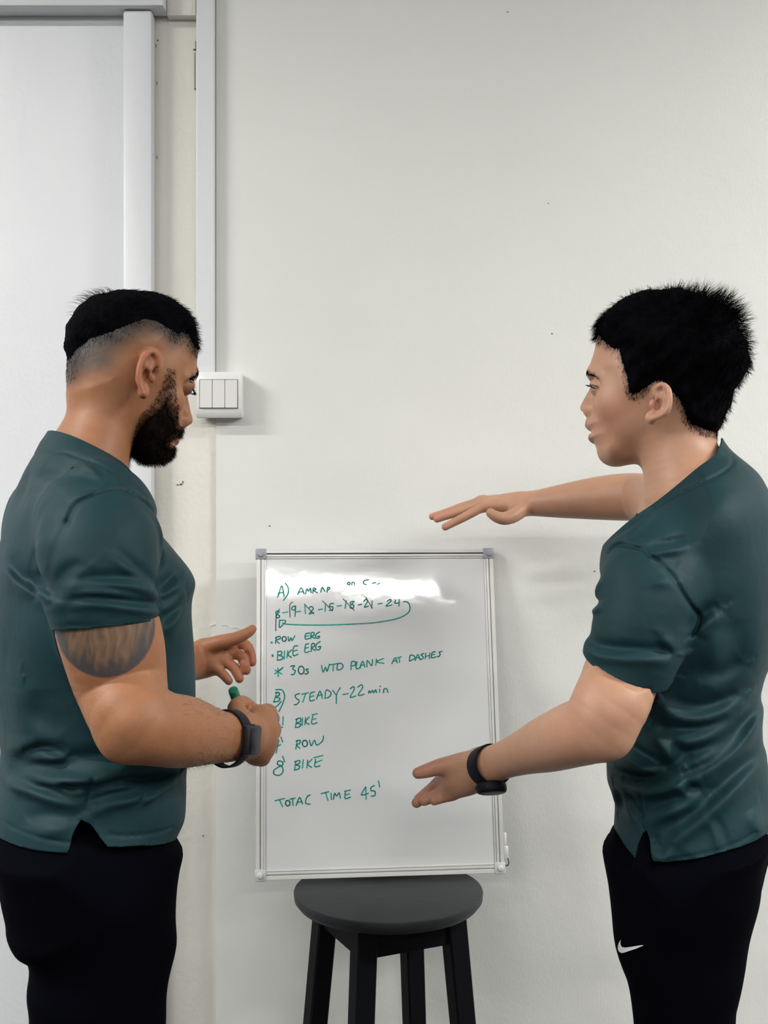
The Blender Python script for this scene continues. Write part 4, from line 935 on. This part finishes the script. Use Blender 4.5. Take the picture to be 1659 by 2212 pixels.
V, Q = polygonize(Fn(shirt, shf), .0026); T = tris(Q)
def neckcut(V):  # slightly scooped: lower at the near side
    return cut(V)+0*V[:, 0]
V, T = clip(V, T, neckcut(V))
hemf = poly_interp(ML.p2([(-200, 1900), (0, 1872), (60, 1862), (110, 1853), (151, 1848), (158, 1815), (166, 1795), (178, 1774), (198, 1783), (207, 1795), (218, 1812), (230, 1826), (300, 1826), (387, 1838), (500, 1855)], .155))
V, T = clip(V, T, V[:, 2]-hemf(V[:, 0]))
def slcut(V):
    ds = sleeve.ev(V); dt = stor.ev(V); return np.maximum(-hcut(V), (ds-dt)*1.0+.000)
V, T = clip(V, T, slcut(V))
fa = sleevef.p[-1]; fd_ = nrm(sleevef.p[-1]-sleevef.p[-4])
def slcut2(V):
    return np.maximum(-(V-(fa-fd_*.03))@fd_, np.where(V[:, 1] < -.1, sleevef.ev(V)-stor.ev(V), 1))
V, T = clip(V, T, slcut2(V))
SH1 = ML.obj('shirt', V, T, M_shirt, P1); md = SH1.modifiers.new('thickness', 'SOLIDIFY'); md.thickness = .0022; md.offset = -1
# trousers and shoes
lo_ = [(0, 1800), (0, 1880), (8, 1925), (16, 1965), (24, 2010), (22, 2035), (34, 2066), (60, 2082), (66, 2110), (60, 2160), (64, 2212), (62, 2300), (72, 2500), (92, 2700), (105, 3000), (125, 3400), (240, 3400), (262, 3000), (305, 2650), (335, 2400), (352, 2212), (356, 2130), (362, 2060), (360, 1990), (361, 1930), (362, 1870), (358, 1800), (180, 1760)]
top1 = Prof(ML.p2([(5, 1780), (2, 1880), (22, 1940), (55, 2000), (180, 2040), (320, 2000), (340, 1930), (348, 1860), (348, 1780), (180, 1740)]), ML.ctrl([(180, 1850, .158, .11), (100, 2000, .14, .09)]), h=.004)
tr1, TR1 = legs(ML, P1, lo_, (.088, -.088), [(180, 1900, .088, .10), (200, 2200, .085, .09), (220, 2700, .065, .065), (180, 3200, .055, .05)], top1, (ML.pp(170, 3300)[0]-.02, ML.pp(170, 3300)[0]-.02), shirt, hemf)

# wristwatch on the near wrist
cW = W(494, 1595, 1.444); axw = nrm(W(555, 1590, 1.515)-W(505, 1594, 1.452)); back = nrm(np.array([.86, -.5, .02])-axw*np.dot([.86, -.5, .02], axw)); dn = np.cross(axw, back)
w1 = empty('wristwatch', cW-[0, 0, .03], "rectangular dark smartwatch on the bearded man's wrist", 'watch')
band('strap', cW, axw, back, .0275, .0345, .022, .0022, M_rub, w1)
Mw = np.stack([axw, back, dn], 1); cc = cW+back*.0325
g = Geo(); g.box(cc, (.034, .0105, .037), Mw, bev=.0035); g.build('case', M_case, w1, smooth=True)
g = Geo(); g.box(cc+back*.0050, (.0295, .0022, .0325), Mw, bev=.001); g.build('screen', M_glass, w1, smooth=True)
g = Geo(); g.lathe(cc-axw*0+dn*-.0185, [(.003, 0), (.003, .0015)], axis=-dn, n=16); g.build('crown', M_case, w1)
# marker pen held in the fist
pa = W(503, 1489, 1.515); pb = pa+nrm(W(522, 1545, 1.545)-pa)*.118; dp = nrm(pb-pa)
M_pg = mat('green pen cap', (.012, .16, .10), .4); M_pw = mat('pen barrel', (.7, .72, .7), .4)
mk = empty('marker_pen', pb, "green-capped board marker held in the bearded man's hand", 'pen')
g = Geo(); g.lathe(pa, [(.0045, 0), (.0062, .0008), (.0068, .003), (.0070, .040)], axis=dp, n=28); g.build('cap', M_pg, mk, smooth=True)
g = Geo(); g.lathe(pa+dp*.0402, [(.0064, 0), (.0066, .070), (.0055, .076), (.004, .078)], axis=dp, n=28); g.build('barrel', M_pw, mk, smooth=True)
# ---------------------------------------------------------------- the man on the right
b_ = math.radians(22); MR = Man((W(1470, CY, 1.5)[0], W(1470, CY, 1.5)[1]), (-math.cos(b_), math.sin(b_), 0), (-math.sin(b_), -math.cos(b_), 0))
P2 = empty('person', (MR.O[0]+.06, MR.O[1], 0), 'clean-shaven man with spiky black hair and dark teal t-shirt, gesturing with both arms out', 'person')
o2, s2 = (1220, 580), 3.779
hp = lambda pts, n=0.0: MR.p2(pts, n, o2, s2)
HR = lambda x, y, n=0.0: MR.pp(o2[0]+x/s2, o2[1]+y/s2, n)
skull = Prof(hp([(275, 560), (250, 680), (222, 770), (212, 830), (214, 885), (232, 935), (245, 985), (244, 1060), (236, 1130), (222, 1200), (196, 1240), (180, 1280), (192, 1312), (222, 1340), (208, 1370), (211, 1402), (244, 1432), (262, 1470), (268, 1510), (290, 1562), (338, 1602),
    (420, 1620), (540, 1590), (650, 1510), (800, 1440), (1000, 1370), (1170, 1290), (1220, 1180), (1310, 1040), (1385, 850), (1398, 700), (1345, 555), (1245, 410), (1110, 300), (940, 232), (700, 230), (500, 295), (355, 415)]),
    MR.ctrl([(850, 600, .076, .088), (320, 700, .060, .056), (240, 850, .050, .040), (400, 1080, .062, .052), (600, 950, .069, .06), (260, 1300, .042, .036), (310, 1540, .032, .030), (620, 1330, .058, .048), (450, 1500, .044, .034), (1150, 1100, .064, .070), (1300, 650, .070, .085)], 0, o2, s2), h=.0015)
nose = Prof(hp([(212, 880), (222, 930), (204, 985), (172, 1042), (137, 1110), (128, 1142), (143, 1168), (188, 1190), (222, 1208), (275, 1185), (285, 1080), (265, 960), (250, 890)]),
    MR.ctrl([(215, 930, .009, .010), (200, 1020, .012, .012), (150, 1135, .0130, .013), (240, 1150, .019, .012)], 0, o2, s2), h=.001)
ala = Ell(HR(218, 1160, .0125), (.0115, .008, .0100)); nost = Ell(HR(185, 1192, .008), (.008, .0045, .0042))
brow = Limb([HR(224, 855, .010), HR(240, 858, .028), HR(306, 880, .043)], [.0062, .0060, .005], n=3)
cheek = Ell(HR(420, 1090, .046), (.024, .014, .022))
sock = Ell(HR(226, 955, .034), (.012, .016, .010))
eyeR = HR(284, 966, .031); lid = Ell(eyeR, (.0138, .0150, .0130)); ta_ = math.radians(14); slit = Ell(eyeR+[.0085, .0045, -.0005], (.0135, .0140, .0018), np.array([[math.cos(ta_), 0, math.sin(ta_)], [0, 1, 0], [-math.sin(ta_), 0, math.cos(ta_)]]))
lips = Prof(hp([(196, 1232), (174, 1270), (178, 1296), (205, 1318), (240, 1342), (207, 1362), (200, 1385), (208, 1408), (235, 1425), (275, 1400), (300, 1340), (270, 1270)]), MR.ctrl([(190, 1290, .020, .008), (205, 1385, .019, .008), (270, 1340, .025, .008)], 0, o2, s2), h=.001)
mouth = Limb([HR(208, 1341, .0), HR(225, 1341, .013), HR(262, 1345, .024)], [.0011, .0011, .0009], n=3)
head = Grp([('u', skull, 0), ('u', pair(brow), .012), ('u', pair(cheek), .015), ('s', pair(sock), .010), ('u', nose, .007), ('u', pair(ala), .006), ('s', pair(nost), .002), ('u', lips, .004), ('s', pair(mouth), .002),
            ('u', pair(lid), .003), ('s', pair(slit), .001)])
earN = ear(MR, [(735, 1020), (755, 970), (800, 950), (845, 985), (858, 1050), (850, 1125), (815, 1175), (765, 1205), (715, 1222)], (705, 1218),
    {'anti': [(795, 1000), (808, 1060), (800, 1120), (765, 1160)], 'c': (752, 1105), 'c2': (775, 1010)}, (716, 1105), .090, .078, o2, s2, hw=.0034)
ears = pair(earN)
neck = Limb([HR(900, 1150), HR(910, 1350), HR(950, 1560), HR(1010, 1800)], [.046, .0475, .050, .058], [.052, .054, .060, .074], n=4)
torso_pts = [(1520, 1005), (1562, 1000), (1605, 1010), (1645, 1040), (1675, 1095), (1692, 1180), (1694, 1290), (1676, 1400), (1652, 1475), (1645, 1530), (1652, 1620), (1668, 1720), (1676, 1800), (1670, 1890), (1500, 1925), (1338, 1900), (1330, 1850),
    (1331, 1780), (1331, 1715), (1318, 1678), (1316, 1640), (1316, 1560), (1313, 1450), (1313, 1350), (1317, 1270), (1330, 1210), (1357, 1168), (1390, 1135), (1420, 1110), (1475, 1055)]
tctrl = [(1540, 1050, .16, .09), (1620, 1110, .175, .10), (1440, 1130, .160, .09), (1480, 1250, .172, .12), (1330, 1300, .160, .085), (1680, 1300, .17, .10), (1480, 1500, .148, .12), (1480, 1700, .148, .12), (1330, 1700, .135, .10), (1480, 1850, .160, .12), (1660, 1850, .145, .10)]
torso = Prof(MR.p2(torso_pts), MR.ctrl(tctrl), h=.004)
sleeve = Limb([MR.pp(1400, 1225, .13), MR.pp(1398, 1265, .168), MR.pp(1388, 1330, .182), MR.pp(1372, 1400, .188), MR.pp(1350, 1450, .190), MR.pp(1335, 1490, .190)], [.052, .0565, .0560, .0545, .0530, .0530], n=3)
arm = Limb([MR.pp(1400, 1230, .14), MR.pp(1396, 1280, .175), MR.pp(1372, 1380, .186), MR.pp(1345, 1450, .184), MR.pd(1318, 1520, 1.305), MR.pd(1285, 1568, 1.31), MR.pd(1235, 1588, 1.345), MR.pd(1185, 1606, 1.40), MR.pd(1135, 1624, 1.455), MR.pd(1090, 1641, 1.50), MR.pd(1050, 1656, 1.535)],
    [.044, .048, .0470, .0450, .0440, .0400, .0375, .0345, .0285, .0245, .0250], [.044, .048, .046, .043, .042, .041, .038, .034, .027, .0205, .0200], side=(.2, 1, 0), n=4)
elb = Ell(MR.pd(1318, 1600, 1.29), (.020, .019, .019))
DH = 1.57
handN = hand(MR, (1052, 1655, 1.535), [(965, 1672, 1.60), (968, 1686, 1.59), (972, 1698, 1.582), (978, 1708, 1.575)],
    [[(965, 1672, 1.60), (938, 1700, 1.62), (918, 1716, 1.625), (905, 1726, 1.625)], [(968, 1686, 1.59), (938, 1706, 1.60), (916, 1722, 1.60), (900, 1734, 1.60)], [(972, 1698, 1.582), (950, 1715, 1.588), (930, 1724, 1.588), (916, 1730, 1.586)], [(978, 1708, 1.575), (962, 1720, 1.577), (948, 1726, 1.577), (938, 1730, 1.575)]],
    ([(1030, 1645, 1.545), (992, 1650, 1.56), (955, 1655, 1.565), (922, 1665, 1.565), (903, 1670, 1.565)], .0150, .0078), (.020, .0125), [(.0098, .0072), (.0098, .0072), (.0092, .0068), (.0085, .0062)],
    palm=[Ell(MR.pd(1008, 1672, 1.562), (.034, .020, .027), np.array([[.97, 0, -.24], [0, 1, 0], [.24, 0, .97]]))])
DF = 2.10
handF = hand(MR, (1132, 1088, DF-.02), [(1048, 1092, DF-.03), (1043, 1087, DF-.005), (1040, 1083, DF+.018), (1044, 1082, DF+.036)],
    [[(1048, 1092, DF-.03), (1010, 1113, DF-.035), (983, 1127, DF-.035), (962, 1138, DF-.035)], [(1043, 1087, DF-.005), (1000, 1103, DF-.005), (968, 1113, DF-.005), (944, 1121, DF-.005)], [(1040, 1083, DF+.018), (1000, 1094, DF+.018), (964, 1107, DF+.018), (934, 1116, DF+.018)], [(1044, 1082, DF+.036), (1012, 1091, DF+.04), (985, 1099, DF+.042), (962, 1106, DF+.043)]],
    ([(1132, 1095, DF-.035), (1112, 1112, DF-.055), (1090, 1120, DF-.065), (1072, 1116, DF-.068), (1060, 1108, DF-.066)], .0150, .0085), (.0150, .0100), [(.0088, .0068), (.0088, .0068), (.0086, .0066), (.0078, .006)],
    palm=[Ell(MR.pd(1085, 1092, DF-.01), (.036, .030, .0165), np.array([[.99, 0, .1], [0, 1, 0], [-.1, 0, .99]]))])
armF = Limb([MR.pp(1440, 1190, -.14), MR.pd(1445, 1150, 1.70), MR.pd(1440, 1110, 1.80), MR.pd(1415, 1082, 1.92), MR.pd(1385, 1074, 1.985), MR.pd(1340, 1074, 2.01), MR.pd(1280, 1077, 2.03), MR.pd(1210, 1083, 2.05), MR.pd(1160, 1087, 2.07), MR.pd(1125, 1088, DF-.02), MR.pd(1100, 1090, DF-.015)],
    [.046, .050, .046, .042, .0415, .0415, .0375, .0300, .0240, .0215, .019], [.046, .050, .046, .042, .043, .042, .038, .033, .029, .0275, .027], side=(0, 1, 0), n=4)
sleevef = Limb([MR.pp(1440, 1190, -.13), MR.pd(1445, 1152, 1.70), MR.pd(1442, 1118, 1.78), MR.pd(1432, 1098, 1.85)], [.054, .056, .054, .051], n=3)
core = Grp([('u', Off(torso, .012), 0), ('s', Below(MR.pp(1480, 1690)[2]), 0)])
body2 = Grp([('u', core, 0), ('u', neck, .045), ('u', head, .028), ('u', ears, .006), ('u', Grp([('u', arm, 0), ('u', elb, .02), ('u', handN, .012)]), .02), ('u', Grp([('u', armF, 0), ('u', handF, .010)]), .02)])
# shirt
tub = Limb([HR(905, 1400), HR(950, 1560), HR(1010, 1800)], [.0550, .0570, .064], [.062, .0665, .078], n=2)
shn = Limb([MR.pp(1420, 1165, .06), MR.pp(1405, 1195, .12)], [.040, .052], n=1)
stor = Grp([('u', torso, 0), ('u', tub, .050), ('u', shn, .05), ('u', Mir(shn), .05)])
slv = Grp([('u', sleeve, 0), ('u', sleevef, 0)])
shirt = Grp([('u', stor, 0), ('u', slv, .022)])
c6 = ((1240, 1100), 3.687); c5 = ((1240, 1600), 3.613)
FL = [([(330, 330), (380, 290), (440, 275), (520, 285), (610, 310), (720, 380), (850, 500), (930, 640), (990, 770), (1020, 880), (975, 975)], *c6, .0022, .0026, 'seam'),
 ([(200, 762), (260, 742), (325, 700)], *c6, .005, .004, 's'), ([(205, 680), (230, 600), (300, 520)], *c6, .006, .003, 's'),
 ([(190, 960), (260, 1030), (400, 1058), (620, 1072), (880, 1088)], *c6, .0085, .0065, 's'),
 ([(130, 1120), (220, 1230), (400, 1320), (560, 1355), (700, 1345)], *c6, .0022, .0013, 'seam'),
 ([(640, 315), (790, 290), (950, 262)], *c6, .007, .005, 's'), ([(700, 420), (800, 430), (880, 470)], *c6, .01, .003, 's'), ([(700, 520), (790, 515), (860, 530)], *c6, .008, .003, 's'),
 ([(980, 960), (1080, 850), (1190, 780)], *c6, .010, .005, 's'), ([(880, 1090), (830, 1040), (780, 960)], *c6, .008, .004, 's'),
 ([(340, 240), (480, 160), (620, 60)], *c6, .006, .003, 's'), ([(480, 140), (560, 70), (660, 0)], *c6, .005, .003, 's'), ([(500, 250), (620, 230), (700, 240)], *c6, .006, .002, 's'),
 ([(740, 1500), (850, 1590), (1000, 1625), (1150, 1600), (1320, 1520)], *c6, .011, .007, 's'),
 ([(640, 1700), (720, 1760), (900, 1790), (1080, 1770), (1250, 1690)], *c6, .011, .007, 's'),
 ([(640, 1740), (740, 1830), (820, 1920), (870, 1990)], *c6, .010, .006, 's'),
 ([(580, 2165), (750, 2080), (900, 2000), (1150, 1890), (1350, 1750), (1480, 1560)], *c6, .010, .008, 's'),
 ([(900, 2120), (1100, 2030), (1300, 1900), (1450, 1700), (1520, 1500)], *c6, .009, .006, 's'), ([(1000, 1950), (1200, 1850), (1400, 1620)], *c6, .008, .004, 'z'),
 ([(340, 1890), (500, 1960), (690, 2040)], *c6, .009, .006, 's'), ([(1180, 900), (1220, 1050), (1180, 1250), (1050, 1380)], *c6, .018, .004, 's'),
 ([(960, 1330), (1150, 1350), (1350, 1250)], *c6, .014, .004, 's'),
 ([(210, 290), (300, 335), (450, 350), (650, 330), (850, 270), (1000, 220)], *c5, .0095, .0095, 's'),
 ([(560, 600), (700, 510), (850, 460), (1030, 440)], *c5, .010, .006, 's'), ([(700, 745), (850, 660), (1000, 550), (1250, 350), (1480, 200)], *c5, .011, .008, 's'),
 ([(330, 130), (500, 170), (680, 215)], *c5, .009, .006, 's'), ([(360, 380), (400, 500), (500, 660)], *c5, .009, .004, 's'), ([(270, 420), (290, 500), (280, 620)], *c5, .009, .004, 's'),
 ([(530, 380), (525, 560), (540, 745)], *c5, .0022, .0015, 'seam'), ([(600, 930), (850, 880), (1150, 850), (1400, 790)], *c5, .002, .0009, 'seam'), ([(1050, 590), (1110, 680), (1170, 860)], *c5, .006, .002, 's'),
 ([(860, 280), (900, 380), (1000, 400)], *c5, .008, .005, 's'), ([(1420, 600), (1440, 700), (1500, 800)], *c5, .010, .005, 's'), ([(590, 780), (700, 850), (760, 780)], *c5, .009, .003, 's')]
FL = [(a, b, c, w, am*1.5*(-1 if k in 'sz' else 1), k) for a, b, c, w, am, k in FL]
# collar seam parallel to the neck opening
FL.append(([(1250, 1490), (1305, 1510), (1325, 1560), (1300, 1620), (1200, 1700), (1080, 1760), (930, 1830), (820, 1900), (700, 1990)], o2, s2, .0022, .0026, 'seam'))
fg2 = fold_field(MR, shirt, FL, nref=.13)
def shf(P, d):
    k = smst(.02, .08, P[:, 1]); f = fg2.get('f', P[:, 0], P[:, 2])
    return d+f*(.25+.75*k)+.0010*np.sin(P[:, 0]*42+P[:, 2]*30+P[:, 1]*20)*np.sin(P[:, 2]*52-P[:, 1]*35+1)
nb, nf = MR.pp(1546, 958), MR.pp(1378, 1106); nm = MR.pp(1490, 1030, .058)
cN = plane3(nb, nf, nm)
def neckcut(V):
    W_ = V.copy(); W_[:, 1] = np.minimum(np.abs(W_[:, 1]), .062); return cN(W_)
h1, h2, h3 = MR.pp(1270, 1402, .190), MR.pp(1428, 1480, .190), MR.pp(1335, 1470, .238)
hcut = plane3(h1, h2, h3)
body2 = Under(body2, Fn(shirt, shf), lambda P: np.maximum(np.maximum(hcut(P), -neckcut(P))+.004, (.03-P[:, 1])*2))
V, Q = polygonize(body2, .0020); V = relax(V, Q, 1-smst(HR(0, 1700)[2], HR(0, 1550)[2], V[:, 2])*(V[:, 0] > HR(1400, 0)[0]-.3)*(np.abs(V[:, 1]) < .12))
x, n, z = V[:, 0], V[:, 1], V[:, 2]
hairpoly = hp([(180, 470), (262, 535), (330, 602), (400, 652), (458, 665), (475, 740), (505, 820), (535, 900), (545, 990), (565, 1035), (620, 1020), (680, 975), (740, 935), (800, 925), (850, 950), (890, 1010), (950, 1080), (990, 1150), (1000, 1220), (1040, 1270), (1130, 1300), (1240, 1330), (1420, 1250), (1700, 700), (1500, 100), (900, 0), (400, 100), (150, 350)], .05)
nape = hp([(930, 1000), (980, 1150), (1000, 1240), (1020, 1330), (1050, 1420), (1150, 1400), (1250, 1380), (1300, 1200)], .05)
headm = (z > HR(0, 1700)[2]) & (np.abs(n) < .12)
dh = np.full(len(V), -1.0); dn = dh.copy(); q2 = np.c_[x, z]
dh[headm] = poly_sd(q2[headm], hairpoly); dn[headm] = poly_sd(q2[headm], nape)
C = np.tile(np.array([.450, .245, .155]), (len(V), 1))
isear = np.zeros(len(V), bool); isear[headm] = (ears.ev(V[headm]) < head.ev(V[headm])-.001) & (ears.ev(V[headm]) < .0015)
hd = smst(-.008, .003, dh)*(~isear)*.9; C = C*(1-hd[:, None])+np.array([.02, .015, .013])*hd[:, None]
nd_ = smst(-.002, .02, dn)*.4; C = C*(1-nd_[:, None])+np.array([.2, .13, .09])*nd_[:, None]
ci = smst(.011, .003, np.linalg.norm((V*[1, 0, 1]+np.abs(V*[0, 1, 0]))-HR(770, 1080, .086), axis=1))[isear][:, None]*.5; C[isear] = np.array([.50, .26, .172])*(1-ci)+np.array([.22, .08, .05])*ci  # ear tint, with the shade of its hollow painted in
blush = np.exp(-(np.linalg.norm((V-HR(400, 1170, .06))*[1, .5, 1], axis=1)/.028)**2)[:, None]*.45; C = C*(1-blush)+np.array([.47, .205, .145])*blush
tipn = np.exp(-(np.linalg.norm(V-HR(165, 1140), axis=1)/.016)**2)[:, None]*.5; C = C*(1-tipn)+np.array([.49, .21, .145])*tipn
bl_ = np.min([np.linalg.norm((V*[1, 0, 1]+np.abs(V*[0, 1, 0]))-q, axis=1)/(1-.55*max(0, qi/24-.5)*2) for qi, q in enumerate(proj(skull, catmull([HR(205, 862, .010), HR(222, 850, .022), HR(262, 860, .036), HR(320, 905, .048)], 8)))], 0); bb = (smst(.0068, .003, bl_)*headm)[:, None]*.85; C = C*(1-bb)+np.array([.03, .02, .015])*bb
Va = V*[1, 0, 1]+np.abs(V*[0, 1, 0]); el = smst(.0016, .0004, np.abs(slit.ev(Va)))*(np.linalg.norm(Va-eyeR, axis=1) < .0165)*headm; el = (el*(.45+.55*(Va[:, 2] > eyeR[2]-.001)))[:, None]*.85; C = C*(1-el)+np.array([.04, .022, .018])*el
C = np.where(((lips.ev(V) < .0010) & headm)[:, None], np.array([.36, .16, .125]), C)
for c0, rr in ((MR.pd(930, 1120, DF), .05), (MR.pd(905, 1672, 1.56), .04), (MR.pd(900, 1734, 1.6), .04)):
    pk = np.exp(-(np.linalg.norm(V-c0, axis=1)/rr)**2)[:, None]*.5; C = C*(1-pk)+np.array([.48, .19, .13])*pk
mol = (np.linalg.norm(V-trace_ray(MR, head, 1220+612/s2, 580+1100/s2), axis=1) < .0014); C[mol] = (.2, .1, .07)
B2 = MR.obj('body', V, tris(Q), M_skin2, P2, colors=C)
T = tris(Q); VN = vnormals(V, T)
eyes(MR, P2, eyeR, .0120, nrm([1, 0, -.02]), .031)
zt2 = HR(0, 230)[2]
cx_ = HR(1250, 380)
def thick(P): return .0045+.009*smst(HR(0, 1150)[2], HR(0, 700)[2], P[:, 2])+.002*smst(HR(900, 0)[0], HR(1350, 0)[0], P[:, 0])
cbase = Grp([('u', skull, 0), ('u', pair(cheek), .015), ('u', neck, .028)])
hv, ht = cap(MR, cbase, hairpoly, thick, .45, noise=nz(.0012, .0016))
hn = vnormals(hv, ht)
def d_out(P, N_, rg):   # crown tufts stick up and back, sides hang down, the fringe falls forward
    tf = np.floor(P/.009); j = rg.normal(0, .12, P.shape)+.55*np.sin(tf@np.array([[12.9, 78.2, 37.7], [39.3, 11.1, 83.1], [73.1, 52.3, 19.9]])); cr = np.exp(-(((P[:, 0]-cx_[0])/.055)**2+((P[:, 2]-cx_[2])/.05)**2))[:, None]
    fr = smst(HR(700, 0)[0], HR(300, 0)[0], P[:, 0])[:, None]; side = smst(HR(0, 500)[2], HR(0, 850)[2], P[:, 2])[:, None]
    d0 = N_*(.35+1.3*cr)+np.array([1.0, 0, -.35])*fr+np.array([-.4, 0, .3])*cr+np.array([-.3, 0, -.9])*side+np.array([-.35, 0, -.1])*(1-fr)+j
    d1 = N_*(.1+.8*cr)+np.array([.5, 0, -1.1])*fr+np.array([-.6, 0, .1])*cr+np.array([-.1, 0, -1.0])*side+j*1.3
    return d0, d1
def l_out(P, rg):
    cr = np.exp(-(((P[:, 0]-cx_[0])/.05)**2+((P[:, 2]-cx_[2])/.05)**2)); return (.010+.019*cr)*rg.uniform(.6, 1.25, len(P))
S1 = grow(MR, hv, hn, (hv[:, 2] > HR(0, 1330)[2])*1.0, 8000, d_out, l_out, .00028, 21, 4)
S2 = grow(MR, hv, hn, np.exp(-(((hv[:, 0]-cx_[0])/.035)**2+((hv[:, 2]-cx_[2])/.035)**2)), 700, d_out, l_out, .00030, 22, 4)
S3 = grow(MR, hv, hn, np.exp(-((hv[:, 0]-HR(240, 470)[0])/.014)**2)*(hv[:, 2] > HR(0, 650)[2]), 900, d_out, .014, .00028, 23, 4)
def d_down(P, N_, rg): j = rg.normal(0, .2, P.shape); return N_*.3+np.array([-.2, 0, -.9])+j, np.array([-.2, 0, -1])+j
S4 = grow(MR, V, VN, (np.abs(dh+.001) < .006)*(~isear)*(z < HR(0, 640)[2])*1.0, 4200, d_down, .0055, .00022, 24, 2)
S5 = grow(MR, V, VN, smst(0, .015, dn)*(dh < -.003)*(~isear), 420, d_down, .004, .00016, 25, 2)
HV, HT = join([(hv, ht), S1, S2, S3, S4, S5]); MR.obj('hair', HV, HT, M_hair, P2)
brow_hair(MR, [HR(205, 862, .010), HR(222, 850, .022), HR(262, 860, .036), HR(320, 905, .048)], P2, 31, 520, node=head, ln=.006, spread=.0016)
rg = np.random.default_rng(32); out = []
for sg in (1, -1):
    th = rg.uniform(-1.2, 1.45, 80); dc = nrm([1, 0, .18]); p = eyeR*[1, 0, 1]+[0, .031, 0]+np.stack([dc*math.cos(a)*.0140+np.array([0, math.sin(a)*.0140, -.004*(1-math.cos(a))]) for a in th])
    d = dc+np.stack([np.array([0, math.sin(a)*.6, 0]) for a in th])+[0, 0, -.25]+rg.normal(0, .08, p.shape); v, tt = strands(p, d, d+[.1, 0, .2], rg.uniform(.0035, .006, 80), .00026, 2)
    if sg < 0: v = v*[1, -1, 1]; tt = tt[:, ::-1]
    MR.obj('eyelashes', v, tt, M_hair, P2)

V, Q = polygonize(Fn(shirt, shf), .0026); T = tris(Q)
V, T = clip(V, T, neckcut(V))
hemf2 = poly_interp(MR.p2([(1200, 1850), (1300, 1835), (1312, 1840), (1325, 1850), (1345, 1862), (1361, 1870), (1368, 1840), (1376, 1820), (1389, 1806), (1396, 1822), (1401, 1842), (1406, 1866), (1480, 1862), (1560, 1854), (1640, 1850), (1760, 1850)], .155))
V, T = clip(V, T, V[:, 2]-hemf2(V[:, 0]))
V, T = clip(V, T, np.maximum(-hcut(V), sleeve.ev(V)-stor.ev(V)))
e1 = MR.pd(1432, 1098, 1.85); ed = nrm(e1-MR.pd(1442, 1118, 1.78))
V, T = clip(V, T, np.maximum(-(V-(e1-ed*.02))@ed, np.where(V[:, 1] < -.1, sleevef.ev(V)-stor.ev(V), 1)))
SH2 = MR.obj('shirt', V, T, M_shirt, P2); md = SH2.modifiers.new('thickness', 'SOLIDIFY'); md.thickness = .0022; md.offset = -1
lo_ = [(1328, 1780), (1326, 1860), (1330, 1920), (1340, 1990), (1350, 2075), (1358, 2110), (1373, 2212), (1390, 2400), (1400, 2600), (1420, 3000), (1430, 3400), (1545, 3400), (1560, 3000), (1578, 2650), (1590, 2400), (1590, 2212), (1594, 2170), (1606, 2100), (1612, 2030), (1634, 1930), (1642, 1880), (1644, 1800), (1480, 1760)]
top2 = Prof(MR.p2([(1340, 1780), (1338, 1860), (1345, 1930), (1370, 2010), (1480, 2050), (1590, 2010), (1625, 1940), (1636, 1860), (1640, 1780), (1480, 1740)]), MR.ctrl([(1480, 1850, .150, .11), (1480, 2000, .13, .09)]), h=.004)
tr2, TR2 = legs(MR, P2, lo_, (.085, -.085), [(1480, 1900, .085, .10), (1480, 2200, .082, .09), (1490, 2700, .062, .06), (1490, 3200, .052, .05)], top2, (MR.pp(1490, 3300)[0]-.02, MR.pp(1490, 3300)[0]-.02), shirt, hemf2)
# printed tick on the thigh
sw_ = [(365, 1555), (361, 1575), (364, 1595), (374, 1611), (400, 1615), (450, 1608), (500, 1600), (535, 1595), (540, 1600), (510, 1612), (480, 1625), (430, 1641), (385, 1656), (365, 1656), (350, 1645), (341, 1625), (344, 1595), (353, 1570)]
bm = bmesh.new(); vs = [bm.verts.new((x_, y_, 0)) for x_, y_ in sw_]; bm.faces.new(vs); bmesh.ops.triangulate(bm, faces=bm.faces[:])
bmesh.ops.subdivide_edges(bm, edges=bm.edges[:], cuts=4, use_grid_fill=True); bmesh.ops.triangulate(bm, faces=bm.faces[:]); bm.verts.index_update()
PP_ = [trace_ray(MR, tr2, 1240+v.co.x/3.613, 1600+v.co.y/3.613, D0=1.1, off=.0028) for v in bm.verts]; FF = [[v.index for v in f.verts] for f in bm.faces]; bm.free()
M_logo = mat('white heat-printed tick', (.75, .75, .75), .5)
lg = mesh_obj('logo', MR.wor(np.array(PP_)), FF, M_logo, TR2, smooth=False); lg['label'] = 'white curved tick printed on the thigh'

# round watch on the near wrist
axw = nrm(W(1052, 1655, 1.535)-W(1100, 1638, 1.49)); cW = W(1058, 1654, 1.53); out_ = np.array([.18, -.62, -.72]); out_ = nrm(out_-axw*(out_@axw)); dn_ = np.cross(axw, out_)
w2 = empty('wristwatch', cW-[0, 0, .03], "round black sports watch on the spiky-haired man's wrist", 'watch')
band('strap', cW, axw, out_, .0255, .0275, .023, .0025, M_rub, w2)
g = Geo(); g.lathe(cW+out_*.0225, [(.0175, 0), (.0200, .003), (.0205, .009), (.0195, .0125), (.0185, .0135)], axis=out_, n=48); g.build('case', M_rub, w2, smooth=True)
g = Geo(); g.lathe(cW+out_*.0355, [(.0170, 0), (.0172, .0010), (.0160, .0014)], axis=out_, n=48); g.build('screen', M_glass2, w2, smooth=True)
for k in (-.5, 0, .5):
    d = nrm(axw*math.cos(k)*0+dn_*math.cos(k)+axw*math.sin(k)); g = Geo(); g.lathe(cW+out_*.029+d*.0195, [(.0018, 0), (.0018, .0018)], axis=d, n=12); g.build('button', M_rub, w2)
